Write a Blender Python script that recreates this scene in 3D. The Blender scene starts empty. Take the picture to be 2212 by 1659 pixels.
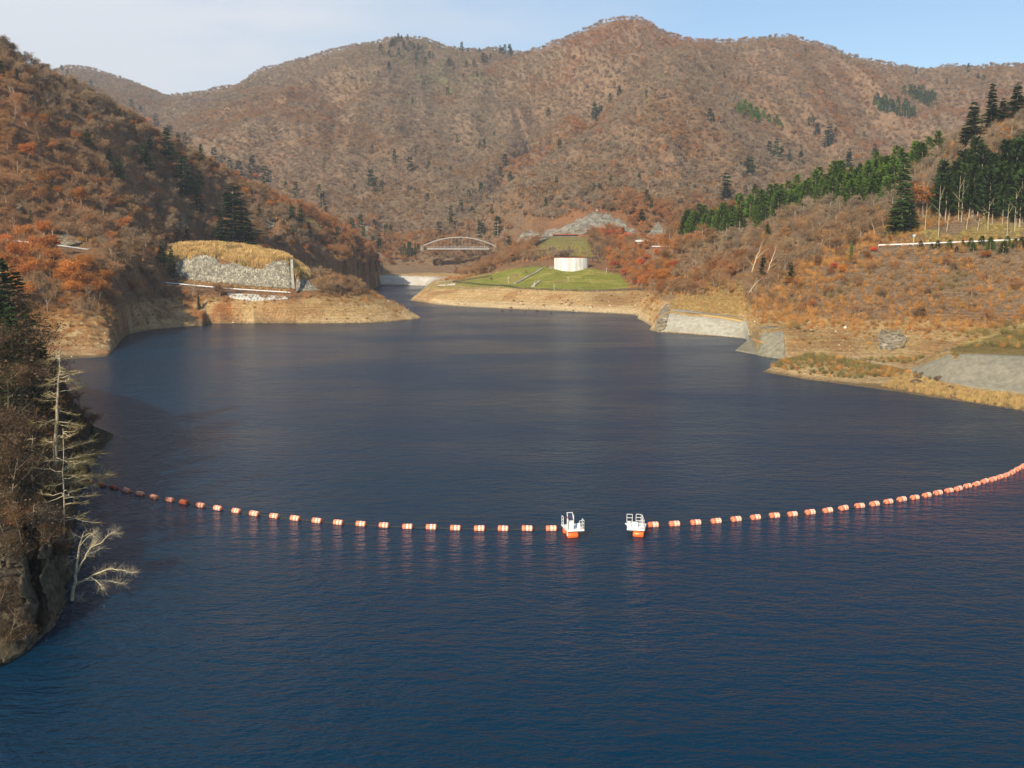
import bpy, math, random
import numpy as np
from mathutils import Vector, Matrix

# ------------------------------------------------------------------ camera, sky, sun
S = bpy.context.scene
COL = S.collection
R = math.radians
CAMH = 40.0
F = 2218.0                       # focal length in units of a 2212 px wide picture
CX, CY, HY = 1106.0, 829.5, 520.0
PITCH = math.atan((CY - HY) / F)
SP_, CP_ = math.sin(PITCH), math.cos(PITCH)

cam = bpy.data.cameras.new("camera")
cam.sensor_width = 36.0
cam.lens = 36.0 * F / 2212.0
cam.clip_start = 1.0
cam.clip_end = 9000.0
camo = bpy.data.objects.new("camera", cam)
COL.objects.link(camo)
camo.location = (0, 0, CAMH)
camo.rotation_euler = (math.pi / 2 - PITCH, 0, 0)
S.camera = camo

SUN_EL, SUN_AZ = 31.0, 208.0     # azimuth clockwise from +Y (the view direction): behind the camera, to its right
w = bpy.data.worlds.new("World")
S.world = w
w.use_nodes = True
nt = w.node_tree
nt.nodes.clear()
wo = nt.nodes.new("ShaderNodeOutputWorld")
bg = nt.nodes.new("ShaderNodeBackground")
bg.inputs["Strength"].default_value = 0.10
sky = nt.nodes.new("ShaderNodeTexSky")
sky.sky_type = 'NISHITA'
sky.sun_disc = False
sky.sun_elevation = R(SUN_EL)
sky.sun_rotation = R(SUN_AZ)
sky.altitude = 800
sky.air_density = 1.0
sky.dust_density = 0.6
sky.ozone_density = 1.2
# thin high cloud, thicker to the west (left) and low down
tc = nt.nodes.new("ShaderNodeTexCoord")
sep = nt.nodes.new("ShaderNodeSeparateXYZ")
nt.links.new(tc.outputs["Generated"], sep.inputs[0])
mp = nt.nodes.new("ShaderNodeMapping")
mp.inputs["Scale"].default_value = (1.6, 1.6, 6.0)
nt.links.new(tc.outputs["Generated"], mp.inputs[0])
ns = nt.nodes.new("ShaderNodeTexNoise")
ns.inputs["Scale"].default_value = 2.2
ns.inputs["Detail"].default_value = 6
ns.inputs["Roughness"].default_value = 0.55
ns.inputs["Distortion"].default_value = 0.6
nt.links.new(mp.outputs[0], ns.inputs["Vector"])
def wmath(op, a, b=None, c=None, clamp=False):
    n = nt.nodes.new("ShaderNodeMath"); n.operation = op; n.use_clamp = clamp
    for i, v in enumerate((a, b, c)):
        if v is None: continue
        if isinstance(v, (int, float)): n.inputs[i].default_value = v
        else: nt.links.new(v, n.inputs[i])
    return n.outputs[0]
xg = wmath('MULTIPLY_ADD', sep.outputs["X"], -1.75, 0.36)
zg = wmath('MULTIPLY_ADD', sep.outputs["Z"], -1.1, 0.1)
cm = wmath('ADD', xg, zg)
cm = wmath('ADD', cm, wmath('MULTIPLY_ADD', ns.outputs["Fac"], 1.5, -0.65), clamp=True)
cm = wmath('MULTIPLY', cm, 0.93)
mixc = nt.nodes.new("ShaderNodeMix")
mixc.data_type = 'RGBA'
nt.links.new(cm, mixc.inputs[0])
boost = nt.nodes.new("ShaderNodeMix"); boost.data_type = 'RGBA'; boost.blend_type = 'MULTIPLY'
boost.inputs[0].default_value = 1.0
nt.links.new(sky.outputs[0], boost.inputs[6])
boost.inputs[7].default_value = (1.0, 1.12, 1.16, 1)
nt.links.new(boost.outputs[2], mixc.inputs[6])
mixc.inputs[7].default_value = (6.6, 6.9, 7.3, 1)
nt.links.new(mixc.outputs[2], bg.inputs[0])
nt.links.new(bg.outputs[0], wo.inputs[0])

sl = bpy.data.lights.new("sun", 'SUN')
sl.energy = 5.0
sl.angle = R(0.5)
sl.color = (1.0, 0.89, 0.73)
slo = bpy.data.objects.new("sun", sl)
COL.objects.link(slo)
sv = Vector((math.sin(R(SUN_AZ)) * math.cos(R(SUN_EL)), math.cos(R(SUN_AZ)) * math.cos(R(SUN_EL)), math.sin(R(SUN_EL))))
slo.rotation_euler = sv.to_track_quat('Z', 'Y').to_euler()
slo.location = sv * 100

S.view_settings.view_transform = 'Standard'
S.view_settings.look = 'None'
S.view_settings.exposure = 0.38
S.view_settings.gamma = 1.0
S.cycles.max_bounces = 5
S.cycles.diffuse_bounces = 2
S.cycles.glossy_bounces = 2
S.cycles.transmission_bounces = 2
S.cycles.volume_bounces = 0
S.cycles.caustics_reflective = False
S.cycles.caustics_refractive = False
S.cycles.sample_clamp_indirect = 4.0
S.cycles.use_denoising = True

# ------------------------------------------------------------------ helpers
HAZE = 0.00011
rng = np.random.default_rng(7)
rnd = random.Random(11)

def unproj(px, py, Y):
    a = (px - CX) / F; b = (CY - py) / F
    yw = CP_ + b * SP_; zw = -SP_ + b * CP_
    t = Y / yw
    return a * t, Y, CAMH + zw * t

def shoreY(px, py, z=0.0):
    b = (CY - py) / F
    yw = CP_ + b * SP_; zw = -SP_ + b * CP_
    return (z - CAMH) / zw * yw

def proj(X, Y, Z):
    d = Y * CP_ - (Z - CAMH) * SP_
    return CX + F * X / d, CY - F * ((Z - CAMH) * CP_ + Y * SP_) / d

def _h(ix, iy, seed):
    n = (ix.astype(np.int64) * 374761393 + iy.astype(np.int64) * 668265263 + seed * 1274126177) & 0xFFFFFFFF
    n = ((n ^ (n >> 13)) * 1274126177) & 0xFFFFFFFF
    return ((n ^ (n >> 16)) & 0xFFFF) / 65535.0

def vnoise(x, y, seed=0):
    x0 = np.floor(x); y0 = np.floor(y)
    fx = x - x0; fy = y - y0
    fx = fx * fx * fx * (fx * (fx * 6 - 15) + 10); fy = fy * fy * fy * (fy * (fy * 6 - 15) + 10)
    a = _h(x0, y0, seed); b = _h(x0 + 1, y0, seed); c = _h(x0, y0 + 1, seed); d = _h(x0 + 1, y0 + 1, seed)
    return (a * (1 - fx) + b * fx) * (1 - fy) + (c * (1 - fx) + d * fx) * fy

def fbm(x, y, o=4, seed=0, ridged=False):
    s = 0; a = 1; t = 0
    for i in range(o):
        v = vnoise(x, y, seed + i * 17)
        if ridged: v = 1 - abs(2 * v - 1)
        s = s + a * v; t += a; a *= 0.5
        x, y = (x * 0.8 - y * 0.6) * 2.03 + 3.1, (x * 0.6 + y * 0.8) * 2.03 + 7.7
    return s / t

def inpoly(px, py, poly):
    r = np.zeros(np.shape(px), bool)
    n = len(poly)
    for i in range(n):
        x1, y1 = poly[i]; x2, y2 = poly[(i + 1) % n]
        if y1 == y2: continue
        c = ((y1 > py) != (y2 > py)) & (px < (x2 - x1) * (py - y1) / (y2 - y1) + x1)
        r ^= c
    return r

def mesh_np(name, V, faces, mats=(), fm=None, smooth=False):
    """V (n,3); faces: list of index arrays, each (m,k)."""
    me = bpy.data.meshes.new(name)
    V = np.asarray(V, np.float32)
    me.vertices.add(len(V)); me.vertices.foreach_set("co", V.ravel())
    faces = [np.asarray(f, np.int32) for f in faces if len(f)]
    if faces:
        li = np.concatenate([f.ravel() for f in faces])
        tot = np.concatenate([np.full(len(f), f.shape[1], np.int32) for f in faces])
        st = np.concatenate([[0], np.cumsum(tot)[:-1]]).astype(np.int32)
        me.loops.add(len(li)); me.loops.foreach_set("vertex_index", li)
        me.polygons.add(len(tot)); me.polygons.foreach_set("loop_start", st)
        me.polygons.foreach_set("loop_total", tot)
        if fm is not None: me.polygons.foreach_set("material_index", np.asarray(fm, np.int32))
        me.polygons.foreach_set("use_smooth", np.full(len(tot), smooth, bool))
    for m in mats: me.materials.append(m)
    me.update(calc_edges=True)
    return me

class MB:
    """collects triangles, quads and tubes for one mesh; each face keeps a material slot number"""
    def __init__(s): s.V = []; s.n = 0; s.Q = []; s.T = []; s.qm = []; s.tm = []
    def add(s, V, Q=None, T=None, m=0):
        V = np.asarray(V, float).reshape(-1, 3)
        if Q is not None and len(Q): Q = np.asarray(Q); s.Q.append(Q + s.n); s.qm.append(np.full(len(Q), m))
        if T is not None and len(T): T = np.asarray(T); s.T.append(T + s.n); s.tm.append(np.full(len(T), m))
        s.V.append(V); s.n += len(V)
    def box(s, c, d, rot=0.0, m=0, M=None):
        c = np.array(c, float); d = np.array(d, float) / 2
        P = np.array([[x, y, z] for x in (-1, 1) for y in (-1, 1) for z in (-1, 1)], float) * d
        if M is not None: P = P @ np.asarray(M).T
        elif rot:
            cr, sr = math.cos(rot), math.sin(rot)
            P = np.stack([P[:, 0] * cr - P[:, 1] * sr, P[:, 0] * sr + P[:, 1] * cr, P[:, 2]], 1)
        s.add(P + c, Q=[[0, 1, 3, 2], [4, 6, 7, 5], [0, 4, 5, 1], [2, 3, 7, 6], [0, 2, 6, 4], [1, 5, 7, 3]], m=m)
    def bar(s, a, b, w=0.05, m=0, n=4): s.tube([a, b], [w / 2, w / 2], n, m, cap=True)
    def tube(s, P, r, n=4, m=0, cap=False):
        P = np.asarray(P, float); k = len(P)
        r = np.broadcast_to(np.asarray(r, float), (k,))
        D = np.gradient(P, axis=0); D /= np.linalg.norm(D, axis=1)[:, None] + 1e-9
        ref = np.array([0, 0, 1.0]) if abs(D[:, 2]).mean() < 0.8 else np.array([1.0, 0, 0])
        A = np.cross(D, ref); A /= np.linalg.norm(A, axis=1)[:, None] + 1e-9
        B = np.cross(D, A)
        th = np.arange(n) * 2 * math.pi / n + math.pi / n
        ring = P[:, None] + r[:, None, None] * (A[:, None] * np.cos(th)[None, :, None] + B[:, None] * np.sin(th)[None, :, None])
        i = np.arange(k - 1)[:, None] * n; j = np.arange(n)[None]; j2 = (j + 1) % n
        Q = np.stack([i + j, i + j2, i + n + j2, i + n + j], -1).reshape(-1, 4)
        V = ring.reshape(-1, 3)
        if cap:
            V = np.vstack([V, P[:1], P[-1:]]); a = k * n
            T = [[a, (q + 1) % n, q] for q in range(n)] + [[a + 1, (k - 1) * n + q, (k - 1) * n + (q + 1) % n] for q in range(n)]
            s.add(V, Q, T, m)
        else: s.add(V, Q, m=m)
    def slivers(s, P, D, L, W, m=0, tip=0.35):
        """many thin leaf or twig blades: start P, unit direction D, length L, width W"""
        P = np.asarray(P, float); D = np.asarray(D, float); n = len(P)
        r = rng.normal(size=(n, 3)); A = np.cross(D, r); A /= np.linalg.norm(A, axis=1)[:, None] + 1e-9
        L = np.broadcast_to(L, (n,))[:, None]; W = np.broadcast_to(W, (n,))[:, None] / 2
        V = np.stack([P - A * W, P + A * W, P + D * L + A * W * tip, P + D * L - A * W * tip], 1).reshape(-1, 3)
        s.add(V, Q=np.arange(n * 4).reshape(-1, 4), m=m)
    def mesh(s, name, mats=(), smooth=False):
        V = np.vstack(s.V); fs = []; fm = []
        if s.Q: fs.append(np.vstack(s.Q)); fm.append(np.concatenate(s.qm))
        if s.T: fs.append(np.vstack(s.T)); fm.append(np.concatenate(s.tm))
        return mesh_np(name, V, fs, mats, np.concatenate(fm), smooth)

def obj(name, me, parent=None, label=None, cat=None, group=None, kind=None, loc=None):
    if isinstance(me, MB): raise TypeError
    o = bpy.data.objects.new(name, me); COL.objects.link(o)
    if parent is not None: o.parent = parent
    if loc is not None: o.location = loc
    if label: o["label"] = label
    if cat: o["category"] = cat
    if group: o["group"] = group
    if kind: o["kind"] = kind
    return o

# ------------------------------------------------------------------ materials
def mat(name, col, rough=0.85, spec=0.25, metal=0.0):
    m = bpy.data.materials.new(name); m.use_nodes = True
    b = m.node_tree.nodes["Principled BSDF"]
    b.inputs["Base Color"].default_value = (*col, 1)
    b.inputs["Roughness"].default_value = rough
    b.inputs["Specular IOR Level"].default_value = spec
    b.inputs["Metallic"].default_value = metal
    return m

def nodes(m):
    return m.node_tree, m.node_tree.nodes["Principled BSDF"]

def noisy(name, c1, c2, scale, rough=0.85, detail=5, bump=0.0, stretch=(1, 1, 1), bscale=None, c3=None, scale3=None, coord="Object", spec=0.2, lo=0.35, hi=0.65):
    m = mat(name, c1, rough, spec); t, b = nodes(m)
    tc = t.nodes.new("ShaderNodeTexCoord"); mp = t.nodes.new("ShaderNodeMapping")
    mp.inputs["Scale"].default_value = stretch
    t.links.new(tc.outputs[coord], mp.inputs[0])
    n = t.nodes.new("ShaderNodeTexNoise"); n.inputs["Scale"].default_value = scale; n.inputs["Detail"].default_value = detail
    n.inputs["Roughness"].default_value = 0.65
    t.links.new(mp.outputs[0], n.inputs["Vector"])
    r = t.nodes.new("ShaderNodeValToRGB")
    r.color_ramp.elements[0].position = lo; r.color_ramp.elements[1].position = hi
    r.color_ramp.elements[0].color = (*c1, 1); r.color_ramp.elements[1].color = (*c2, 1)
    t.links.new(n.outputs["Fac"], r.inputs[0])
    out = r.outputs[0]
    if c3 is not None:
        n3 = t.nodes.new("ShaderNodeTexNoise"); n3.inputs["Scale"].default_value = scale3; n3.inputs["Detail"].default_value = 3
        t.links.new(tc.outputs[coord], n3.inputs["Vector"])
        r3 = t.nodes.new("ShaderNodeValToRGB"); r3.color_ramp.elements[0].position = 0.52; r3.color_ramp.elements[1].position = 0.7
        t.links.new(n3.outputs["Fac"], r3.inputs[0])
        mx = t.nodes.new("ShaderNodeMix"); mx.data_type = 'RGBA'
        t.links.new(r3.outputs[0], mx.inputs[0]); t.links.new(out, mx.inputs[6]); mx.inputs[7].default_value = (*c3, 1)
        out = mx.outputs[2]
    t.links.new(out, b.inputs["Base Color"])
    if bump:
        bp = t.nodes.new("ShaderNodeBump"); bp.inputs["Strength"].default_value = bump
        bp.inputs["Distance"].default_value = bscale or 0.3
        t.links.new(n.outputs["Fac"], bp.inputs["Height"]); t.links.new(bp.outputs[0], b.inputs["Normal"])
    return m

def tinted(name, stops, vary=0.35, transl=0.0, rough=0.9):
    """plant colour: the tree's own 'tint' picks from a ramp, each tree a little lighter or darker than the next"""
    m = mat(name, (0.1, 0.1, 0.1), rough, 0.1); t, b = nodes(m)
    a = t.nodes.new("ShaderNodeAttribute"); a.attribute_type = 'INSTANCER'; a.attribute_name = "tint"
    r = t.nodes.new("ShaderNodeValToRGB")
    cr = r.color_ramp
    while len(cr.elements) < len(stops): cr.elements.new(0.5)
    for e, (p, c) in zip(cr.elements, stops): e.position = p; e.color = (*c, 1)
    t.links.new(a.outputs["Fac"], r.inputs[0])
    oi = t.nodes.new("ShaderNodeObjectInfo")
    hs = t.nodes.new("ShaderNodeHueSaturation")
    mv = t.nodes.new("ShaderNodeMapRange"); mv.inputs[3].default_value = 1 - vary; mv.inputs[4].default_value = 1 + vary
    t.links.new(oi.outputs["Random"], mv.inputs[0]); t.links.new(mv.outputs[0], hs.inputs["Value"])
    t.links.new(r.outputs[0], hs.inputs["Color"])
    t.links.new(hs.outputs[0], b.inputs["Base Color"])
    if transl:
        tr = t.nodes.new("ShaderNodeBsdfTranslucent"); mx = t.nodes.new("ShaderNodeMixShader"); mx.inputs[0].default_value = transl
        t.links.new(hs.outputs[0], tr.inputs[0])
        out = [n for n in t.nodes if n.type == 'OUTPUT_MATERIAL'][0]
        t.links.new(b.outputs[0], mx.inputs[1]); t.links.new(tr.outputs[0], mx.inputs[2]); t.links.new(mx.outputs[0], out.inputs[0])
    return m

M_TWIG = tinted("twigs_and_dry_leaves", [(0.0, (0.30, 0.225, 0.145)), (0.25, (0.30, 0.185, 0.09)), (0.5, (0.35, 0.16, 0.06)), (0.72, (0.46, 0.18, 0.04)), (0.88, (0.62, 0.09, 0.035)), (1.0, (0.40, 0.32, 0.08))], 0.30, 0.15)
M_BARK = tinted("bark", [(0.0, (0.36, 0.31, 0.235)), (1.0, (0.30, 0.225, 0.15))], 0.4)
M_NEEDLE = tinted("needles", [(0.0, (0.026, 0.044, 0.015)), (0.4, (0.04, 0.07, 0.015)), (0.7, (0.078, 0.128, 0.016)), (1.0, (0.09, 0.16, 0.02))], 0.35)
M_SHRUB = tinted("brush", [(0.0, (0.28, 0.19, 0.10)), (0.3, (0.42, 0.22, 0.075)), (0.6, (0.50, 0.24, 0.065)), (0.8, (0.20, 0.17, 0.06)), (1.0, (0.42, 0.09, 0.035))], 0.35, 0.15)
M_GRASS = tinted("dry_grass", [(0.0, (0.70, 0.48, 0.19)), (0.5, (0.47, 0.30, 0.125)), (1.0, (0.42, 0.34, 0.10))], 0.2, 0.2)
M_TWIGD = tinted("shade_darkened_bluff_twigs", [(0.0, (0.10, 0.08, 0.055)), (0.3, (0.11, 0.07, 0.038)), (0.6, (0.20, 0.09, 0.035)), (1.0, (0.10, 0.09, 0.035))], 0.3, 0.1)  # the bluff's shade is put into the twig colour
M_SHRUBD = tinted("shade_darkened_bluff_brush", [(0.0, (0.08, 0.06, 0.035)), (0.4, (0.11, 0.068, 0.03)), (0.7, (0.18, 0.085, 0.03)), (1.0, (0.10, 0.10, 0.04))], 0.35, 0.1)  # brush darkened likewise, with the bluff's shade in its colour
M_DEADWOOD = noisy("weathered_dead_wood", (0.40, 0.33, 0.20), (0.62, 0.54, 0.36), 3, 0.8)
M_DARKBARK = noisy("shade_darkened_bluff_bark", (0.09, 0.07, 0.045), (0.20, 0.16, 0.11), 4, 0.9)  # bluff trees only: bark colour darkened to stand for shade
M_LARCHBARK = noisy("tall_trunk_bark", (0.22, 0.17, 0.11), (0.40, 0.33, 0.23), 5, 0.9)
M_LARCH = noisy("sparse_larch_needles", (0.17, 0.135, 0.045), (0.30, 0.23, 0.08), 1.5, 0.9)
# ------------------------------------------------------------------ terrain: hills as lofted surfaces, joined by their upper envelope
def line(pts):
    out = []
    for p in pts:
        if len(p) == 2:
            Y = shoreY(*p); X, Y, Z = unproj(p[0], p[1], Y)
        else: X, Y, Z = unproj(*p)
        out.append((X / Y, Y, Z))
    out.sort()
    return np.array(out)

NU = 760
U = np.linspace(-0.74, 0.74, NU)
YG = np.concatenate([np.linspace(64, 250, 94)[:-1], np.linspace(250, 960, 520)[:-1], np.geomspace(960, 3700, 230)])
NY = len(YG)
UU, YY = np.meshgrid(U, YG, indexing='ij')
XX = UU * YY

def loft(lines, fs=0.7, bs=0.6, side=0.9, crest=None, amp=0, wl=(120, 300), seed=0, fine=0.0, fwl=25, smooth=2, dz=None):
    K = len(lines)
    L = [line(p) for p in lines]
    lo = max(l[0, 0] for l in L); hi = min(l[-1, 0] for l in L)
    uc = np.clip(U, lo, hi)
    Yk = np.stack([np.interp(uc, l[:, 0], l[:, 1]) for l in L], 1)
    Zk = np.stack([np.interp(uc, l[:, 0], l[:, 2]) for l in L], 1)
    if dz:
        for k, d in dz.items(): Zk[:, k] += d
    for _ in range(smooth):
        for A in (Yk, Zk): A[1:-1] = A[1:-1] * 0.5 + 0.25 * (A[:-2] + A[2:])
    for k in range(1, K): Yk[:, k] = np.maximum(Yk[:, k], Yk[:, k - 1] + 0.8)
    h = np.diff(Yk, axis=1); s = np.diff(Zk, axis=1) / h
    d = np.zeros_like(Zk)
    d[:, 0] = s[:, 0]; d[:, -1] = s[:, -1]
    for k in range(1, K - 1):
        a, b = s[:, k - 1], s[:, k]
        same = a * b > 0
        d[:, k] = np.where(same, 2 * a * b / np.where(same, a + b, 1), 0)
    Z = np.full((NU, NY), -60.0)
    m = YY < Yk[:, :1]
    Z = np.where(m, Zk[:, :1] - (Yk[:, :1] - YY) * fs, Z)
    m = YY >= Yk[:, -1:]
    Z = np.where(m, Zk[:, -1:] - (YY - Yk[:, -1:]) * bs, Z)
    for k in range(K - 1):
        y0, hh = Yk[:, k:k + 1], h[:, k:k + 1]
        t = (YY - y0) / hh
        m = (t >= 0) & (t < 1)
        t = np.clip(t, 0, 1); t2 = t * t; t3 = t2 * t
        v = (2 * t3 - 3 * t2 + 1) * Zk[:, k:k + 1] + (t3 - 2 * t2 + t) * hh * d[:, k:k + 1] + (-2 * t3 + 3 * t2) * Zk[:, k + 1:k + 2] + (t3 - t2) * hh * d[:, k + 1:k + 2]
        Z = np.where(m, v, Z)
    if amp:
        c = K - 2 if crest is None else crest
        t = np.clip((YY - Yk[:, :1]) / (Yk[:, c:c + 1] - Yk[:, :1]), 0, 1)
        wgt = np.sin(math.pi * t) ** 0.8
        Z = Z + wgt * amp * (fbm(XX / wl[0] + 0.25 * YY / wl[1], YY / wl[1], 3, seed, ridged=True) - 0.8) * 2.6
        if amp > 20:
            Z = Z + wgt * amp * .5 * (fbm(XX / (wl[0] * .42) - 0.2 * YY / wl[1], YY / (wl[1] * .55), 2, seed + 9, ridged=True) - 0.72) * 2
    if fine:
        Z = Z + fine * (fbm(XX / fwl, YY / fwl, 4, seed + 50) - 0.5) * 2 * np.clip((Z + 1) / 6, 0.15, 1)
    dist = np.maximum(np.maximum(lo - U, U - hi), 0)[:, None] * YY
    return Z - dist * side

def sil(pts, drop):
    return [(p[0], p[1] + drop, p[2]) for p in pts]

sheets = []
# near bluff on the left
sheets.append(loft([
    [(-700, 1500), (-300, 1460), (0, 1436), (60, 1405), (100, 1372), (134, 1305), (150, 1200), (165, 1080), (200, 1000), (245, 944)],
    [(-700, 1150, 88), (0, 1196, 103), (60, 1190, 105), (100, 1183, 108), (134, 1178, 118), (150, 1090, 134), (165, 1000, 160), (200, 968, 187), (246, 940, 210)],
    [(-700, 800, 118), (0, 985, 128), (60, 1010, 132), (100, 1040, 135), (134, 1045, 142), (150, 985, 160), (165, 960, 178), (200, 945, 196), (247, 938, 211.5)],
    [(-700, 400, 210), (-300, 560, 205), (0, 700, 196), (60, 742, 196), (120, 805, 200), (160, 872, 205), (200, 922, 207), (248, 938, 213)],
    [(-700, 450, 260), (0, 720, 240), (60, 790, 235), (120, 850, 230), (160, 900, 222), (200, 930, 218), (249, 936, 215)]],
    fs=1.6, bs=0.55, fine=1.3, fwl=9, amp=0))
# left hill
LHC = [(-900, -300, 560), (-400, -90, 580), (0, 88, 600), (50, 112, 610), (100, 150, 620), (150, 172, 630), (200, 195, 640), (250, 222, 655), (300, 250, 680), (330, 266, 690), (380, 300, 705), (420, 318, 720), (470, 345, 740), (530, 380, 760), (600, 412, 790), (680, 440, 820), (740, 474, 850), (800, 515, 880), (840, 555, 900), (880, 605, 915)]
sheets.append(loft([
    [(-900, 830), (0, 800), (130, 782), (200, 776), (243, 769), (252, 750), (270, 722), (330, 713), (440, 703), (600, 660), (740, 640), (800, 628), (820, 616), (880, 612)],
    [(-900, 640, 380), (0, 655, 392), (130, 665, 395), (200, 672, 400), (252, 672, 425), (300, 662, 470), (330, 655, 492), (440, 640, 525), (600, 610, 590), (740, 605, 650), (800, 600, 720), (880, 606, 890)],
    [(-900, 525, 410), (0, 528, 440), (60, 524, 450), (140, 533, 460), (210, 541, 470), (330, 545, 520), (430, 527, 600), (600, 540, 640), (740, 566, 690), (800, 580, 770), (880, 604, 895)],
    [(-900, 522, 416), (0, 525, 447), (60, 521, 457), (140, 530, 467), (210, 538, 477), (330, 542, 527), (430, 525, 607), (600, 538, 647), (740, 562, 700), (800, 576, 780), (880, 603, 900)],
    sil(LHC, 24),
    [(-900, 0, 800), (0, 250, 830), (330, 360, 850), (600, 460, 900), (880, 606, 940)]],
    amp=12, wl=(60, 150), seed=3, fine=2.2, fwl=15, crest=4, smooth=10))
# grassy promontory with the stone wall
sheets.append(loft([
    [(300, 716), (360, 709), (440, 704), (445, 699), (600, 698), (700, 699), (800, 698), (860, 694), (905, 688)],
    [(300, 690, 478), (360, 680, 486), (440, 668, 500), (500, 660, 503), (620, 662, 505), (700, 655, 513), (760, 650, 520), (820, 664, 522), (860, 680, 525), (906, 687.6, 529)],
    [(300, 650, 500), (365, 613, 520), (440, 620, 519), (500, 628, 518), (625, 637, 519), (680, 630, 526), (740, 634, 535), (800, 650, 532), (860, 675, 531), (907, 687.2, 530.5)],
    [(300, 640, 506), (365, 607, 528), (440, 614, 527), (500, 621, 526), (625, 628, 527), (680, 622, 536), (740, 628, 542), (800, 646, 540), (860, 672, 538), (907, 687, 532)],
    [(300, 600, 520), (365, 560, 536), (440, 548, 537), (470, 560, 536), (500, 566, 536), (560, 575, 536), (590, 560, 538), (628, 562, 538), (632, 592, 538), (680, 605, 545), (740, 620, 550), (800, 640, 548), (860, 668, 545), (908, 686.8, 533)],
    [(300, 560, 545), (365, 538, 556), (400, 530, 562), (480, 530, 565), (560, 540, 565), (620, 556, 562), (660, 585, 560), (690, 602, 560), (740, 618, 560), (800, 636, 556), (860, 664, 552), (909, 686.6, 534)],
    [(300, 556, 590), (400, 536, 595), (560, 552, 600), (660, 600, 600), (740, 625, 595), (800, 633, 600), (855, 655, 612), (910, 686, 536)]],
    fs=0.8, bs=0.28, side=0.8, fine=0.5, fwl=8, smooth=1))
# base of the far valley, with the pale quay wall in front
sheets.append(loft([
    [(560, 617), (760, 617), (985, 617), (1200, 617)],
    [(560, 594, 936), (820, 594, 938), (985, 596, 938), (1200, 596, 938)],
    [(560, 585, 985), (820, 584, 990), (985, 584, 990), (1200, 580, 990)],
    [(560, 560, 1040), (820, 560, 1040), (985, 557, 1060), (1200, 545, 1060)],
    [(560, 520, 1150), (820, 520, 1150), (985, 520, 1200), (1200, 500, 1180)]],
    fs=6, bs=0.1, fine=1.0, side=0.5, smooth=1))
# park terrace in the middle
sheets.append(loft([
    [(885, 649), (940, 657), (1000, 663), (1100, 668), (1200, 672), (1300, 677), (1430, 684), (1600, 690)],
    [(886, 647.5, 696), (940, 636, 668), (1000, 640, 650), (1100, 645, 628), (1200, 648, 610), (1300, 652, 596), (1430, 655, 575), (1600, 660, 560)],
    [(887, 646.5, 700), (940, 618, 705), (1000, 622, 672), (1100, 624, 645), (1200, 626, 630), (1300, 627, 622), (1430, 626, 610), (1600, 620, 600)],
    [(888, 646, 704), (940, 617, 712), (1000, 620, 682), (1100, 621, 652), (1200, 623, 636), (1300, 625, 628), (1430, 623, 618), (1600, 615, 610)],
    [(889, 645.5, 710), (940, 612, 740), (1000, 606, 735), (1060, 598, 730), (1130, 580, 722), (1200, 582, 702), (1235, 586, 700), (1275, 580, 702), (1340, 592, 690), (1430, 590, 690), (1600, 560, 690)],
    [(890, 645, 716), (940, 610, 765), (1000, 604, 765), (1060, 592, 765), (1130, 568, 750), (1200, 562, 745), (1275, 562, 745), (1340, 566, 745), (1430, 566, 740), (1600, 540, 740)],
    [(891, 644, 730), (940, 607, 800), (1000, 602, 800), (1060, 584, 800), (1100, 560, 790), (1150, 547, 782), (1275, 547, 782), (1340, 556, 790), (1430, 540, 800), (1600, 520, 800)],
    [(892, 643, 760), (940, 605, 840), (1000, 600, 840), (1060, 575, 850), (1100, 552, 840), (1160, 512, 825), (1268, 512, 825), (1310, 535, 830), (1430, 530, 850), (1600, 500, 850)],
    [(893, 642, 790), (940, 604, 880), (1000, 598, 900), (1100, 545, 880), (1200, 511, 850), (1310, 520, 870), (1430, 515, 900), (1600, 480, 900)]],
    fs=0.5, bs=0.3, side=0.7, fine=0.6, fwl=14, smooth=1))
# right hill
RHC = [(1440, 510, 640), (1475, 488, 640), (1500, 474, 640), (1560, 462, 635), (1600, 452, 630), (1660, 436, 615), (1720, 416, 600), (1800, 391, 580), (1870, 376, 560), (1950, 356, 540), (2000, 340, 525), (2060, 305, 510), (2100, 282, 500), (2150, 255, 490), (2212, 222, 480), (2800, -40, 440)]
sheets.append(loft([
    [(1418, 717), (1520, 724), (1618, 732), (1630, 768), (1697, 777), (1800, 790), (1950, 805), (2212, 830), (2800, 880)],
    [(1420, 690, 462), (1440, 668, 470), (1520, 676, 455), (1610, 686, 443), (1640, 712, 372), (1697, 711, 366), (1800, 722, 360), (1950, 732, 352), (2060, 735, 340), (2212, 735, 325), (2800, 735, 290)],
    [(1422, 680, 475), (1440, 655, 485), (1520, 662, 475), (1610, 668, 465), (1640, 685, 392), (1697, 690, 376), (1800, 700, 372), (1950, 700, 366), (2212, 690, 345), (2800, 680, 300)],
    [(1424, 600, 560), (1440, 575, 580), (1520, 560, 560), (1610, 560, 520), (1697, 560, 470), (1800, 550, 430), (1900, 531, 410), (2060, 526, 402), (2212, 520, 392), (2800, 500, 350)],
    [(1425, 560, 620), (1440, 552, 600), (1520, 550, 575), (1610, 552, 530), (1697, 552, 480), (1800, 545, 438), (1900, 529, 418), (2060, 524, 410), (2212, 518, 400), (2800, 498, 358)],
    sil([(1426, 540, 640)] + RHC, 8),
    [(1427, 560, 720), (1440, 545, 720), (1600, 500, 720), (1800, 450, 690), (2000, 400, 650), (2212, 300, 620), (2800, 100, 600)]],
    amp=4, wl=(50, 110), seed=9, fine=1.2, fwl=16, side=1.3, smooth=3, crest=5, dz={2: -.5, 3: -2.2, 4: -2.2}))
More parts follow.
